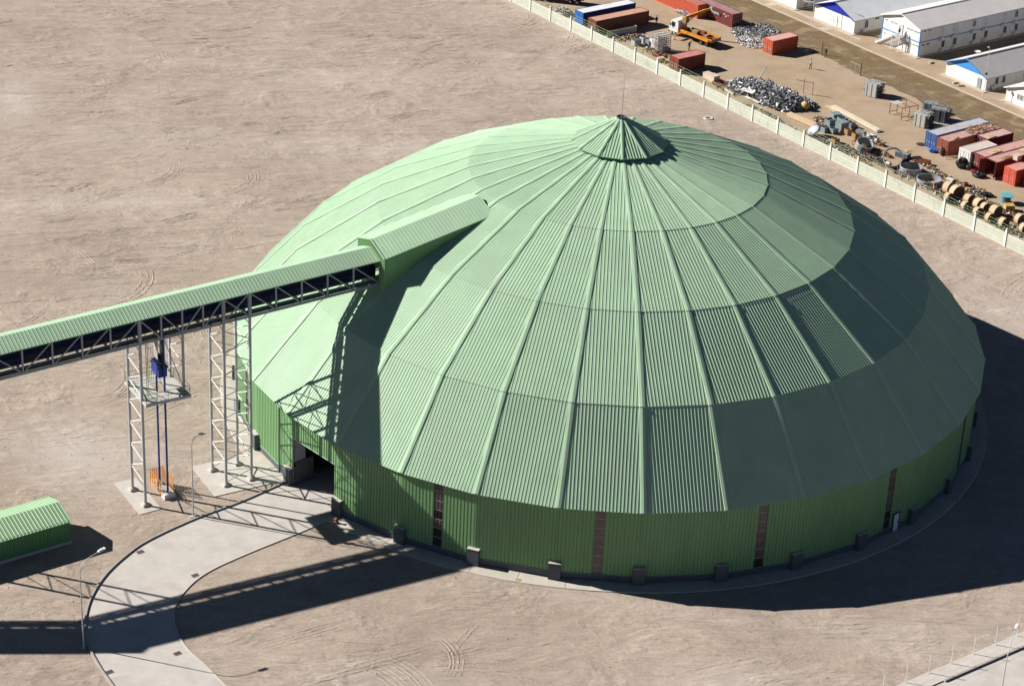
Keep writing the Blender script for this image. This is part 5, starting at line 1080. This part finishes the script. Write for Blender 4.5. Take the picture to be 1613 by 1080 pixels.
lump('sand_bag', 'pale heap beside the pale-sided tube bundle', 'sack', (52.6, 98.0), (1.3, .6, .6), pave_m, 8)
# boards lying on the container roofs
for x, y, sx, sy, lb, m_ in ((53.3, 87.4, 1.2, .6, 'yellow board on the rust-red container roof', wood_m), (59.0, 88.9, 2.0, .9, 'tan board on the short dark red container roof', wood_m), (58.9, 82.4, 2.6, .9, 'tan sheet on the maroon container roof', wood_m), (60.5, 80.3, 2.2, .8, 'tan plank on the open container roof', brown_m), (64.0, 84.4, 2.6, 1.0, 'yellow sheet farther along the maroon container roof', wood_m)):
    tag(MB().box((0, 0, .05), (sx, sy, .05), A4+.1).bar((-.4, -.1, .1), (.5, .2, .13), .07).build('roof_board', m_, None, (x, y, 2.62)), lb, 'board')
C_('roof_box', 'pale box standing on the open maroon container', 'box', (62.0, 79.6), (1.0, .9, .8), A4, mat('pale_ply', (.60, .50, .40), .8, .1, 1)).location.z = 2.62
t = thing('timber_trestle', 'low timber trestle before the rust-red container doors', 'trestle', (51.6, 84.6, 0), R_(15)); MB().bb(0, 3.2, -.08, .08, .35, .45).build('rail', wood_m, t)
for x in (.2, 3.0): MB().bar((x, -.3, 0), (x, 0, .35), .07).bar((x, .3, 0), (x, 0, .35), .07).build('leg', wood_m, t)
t = thing('hand_cart', 'thin metal hand cart frame beside the short orange container', 'cart', (32.2, 131.2, 0), R_(40)); 
for a, b in (((0, 0, .4), (1.2, 0, .4)), ((0, .6, .4), (1.2, .6, .4)), ((0, 0, 0), (0, 0, .8)), ((1.2, 0, 0), (1.2, 0, .8)), ((0, .6, 0), (0, .6, .8)), ((1.2, .6, 0), (1.2, .6, .8))): MB().bar(a, b, .05).build('frame_bar', gal_m, t)
# rusty wellhead object at the dome's right-hand door pier
t = thing('hydrant', 'small rusty valve at the foot of the right-hand door pier', 'valve', (-28.5, -37.6, .1)); MB().lathe([(.26, 0), (.26, .12), (.15, .2), (.15, .5), (.22, .55), (.01, .7)], 12).build('body', rust_m, t); MB().tube((-.35, 0, .4), (.35, 0, .4), .09, 8).build('outlet', yellow_m, t)
tag(MB().lathe([(.01, .012), (.22, .01), (.3, 0)], 9).build('rust_stain', mat('rust_stain', (.40, .25, .09), .9, .2, 3), None, (-7.6, -46.55, .10)), 'rust-coloured stain patch on the concrete apron', 'stain')
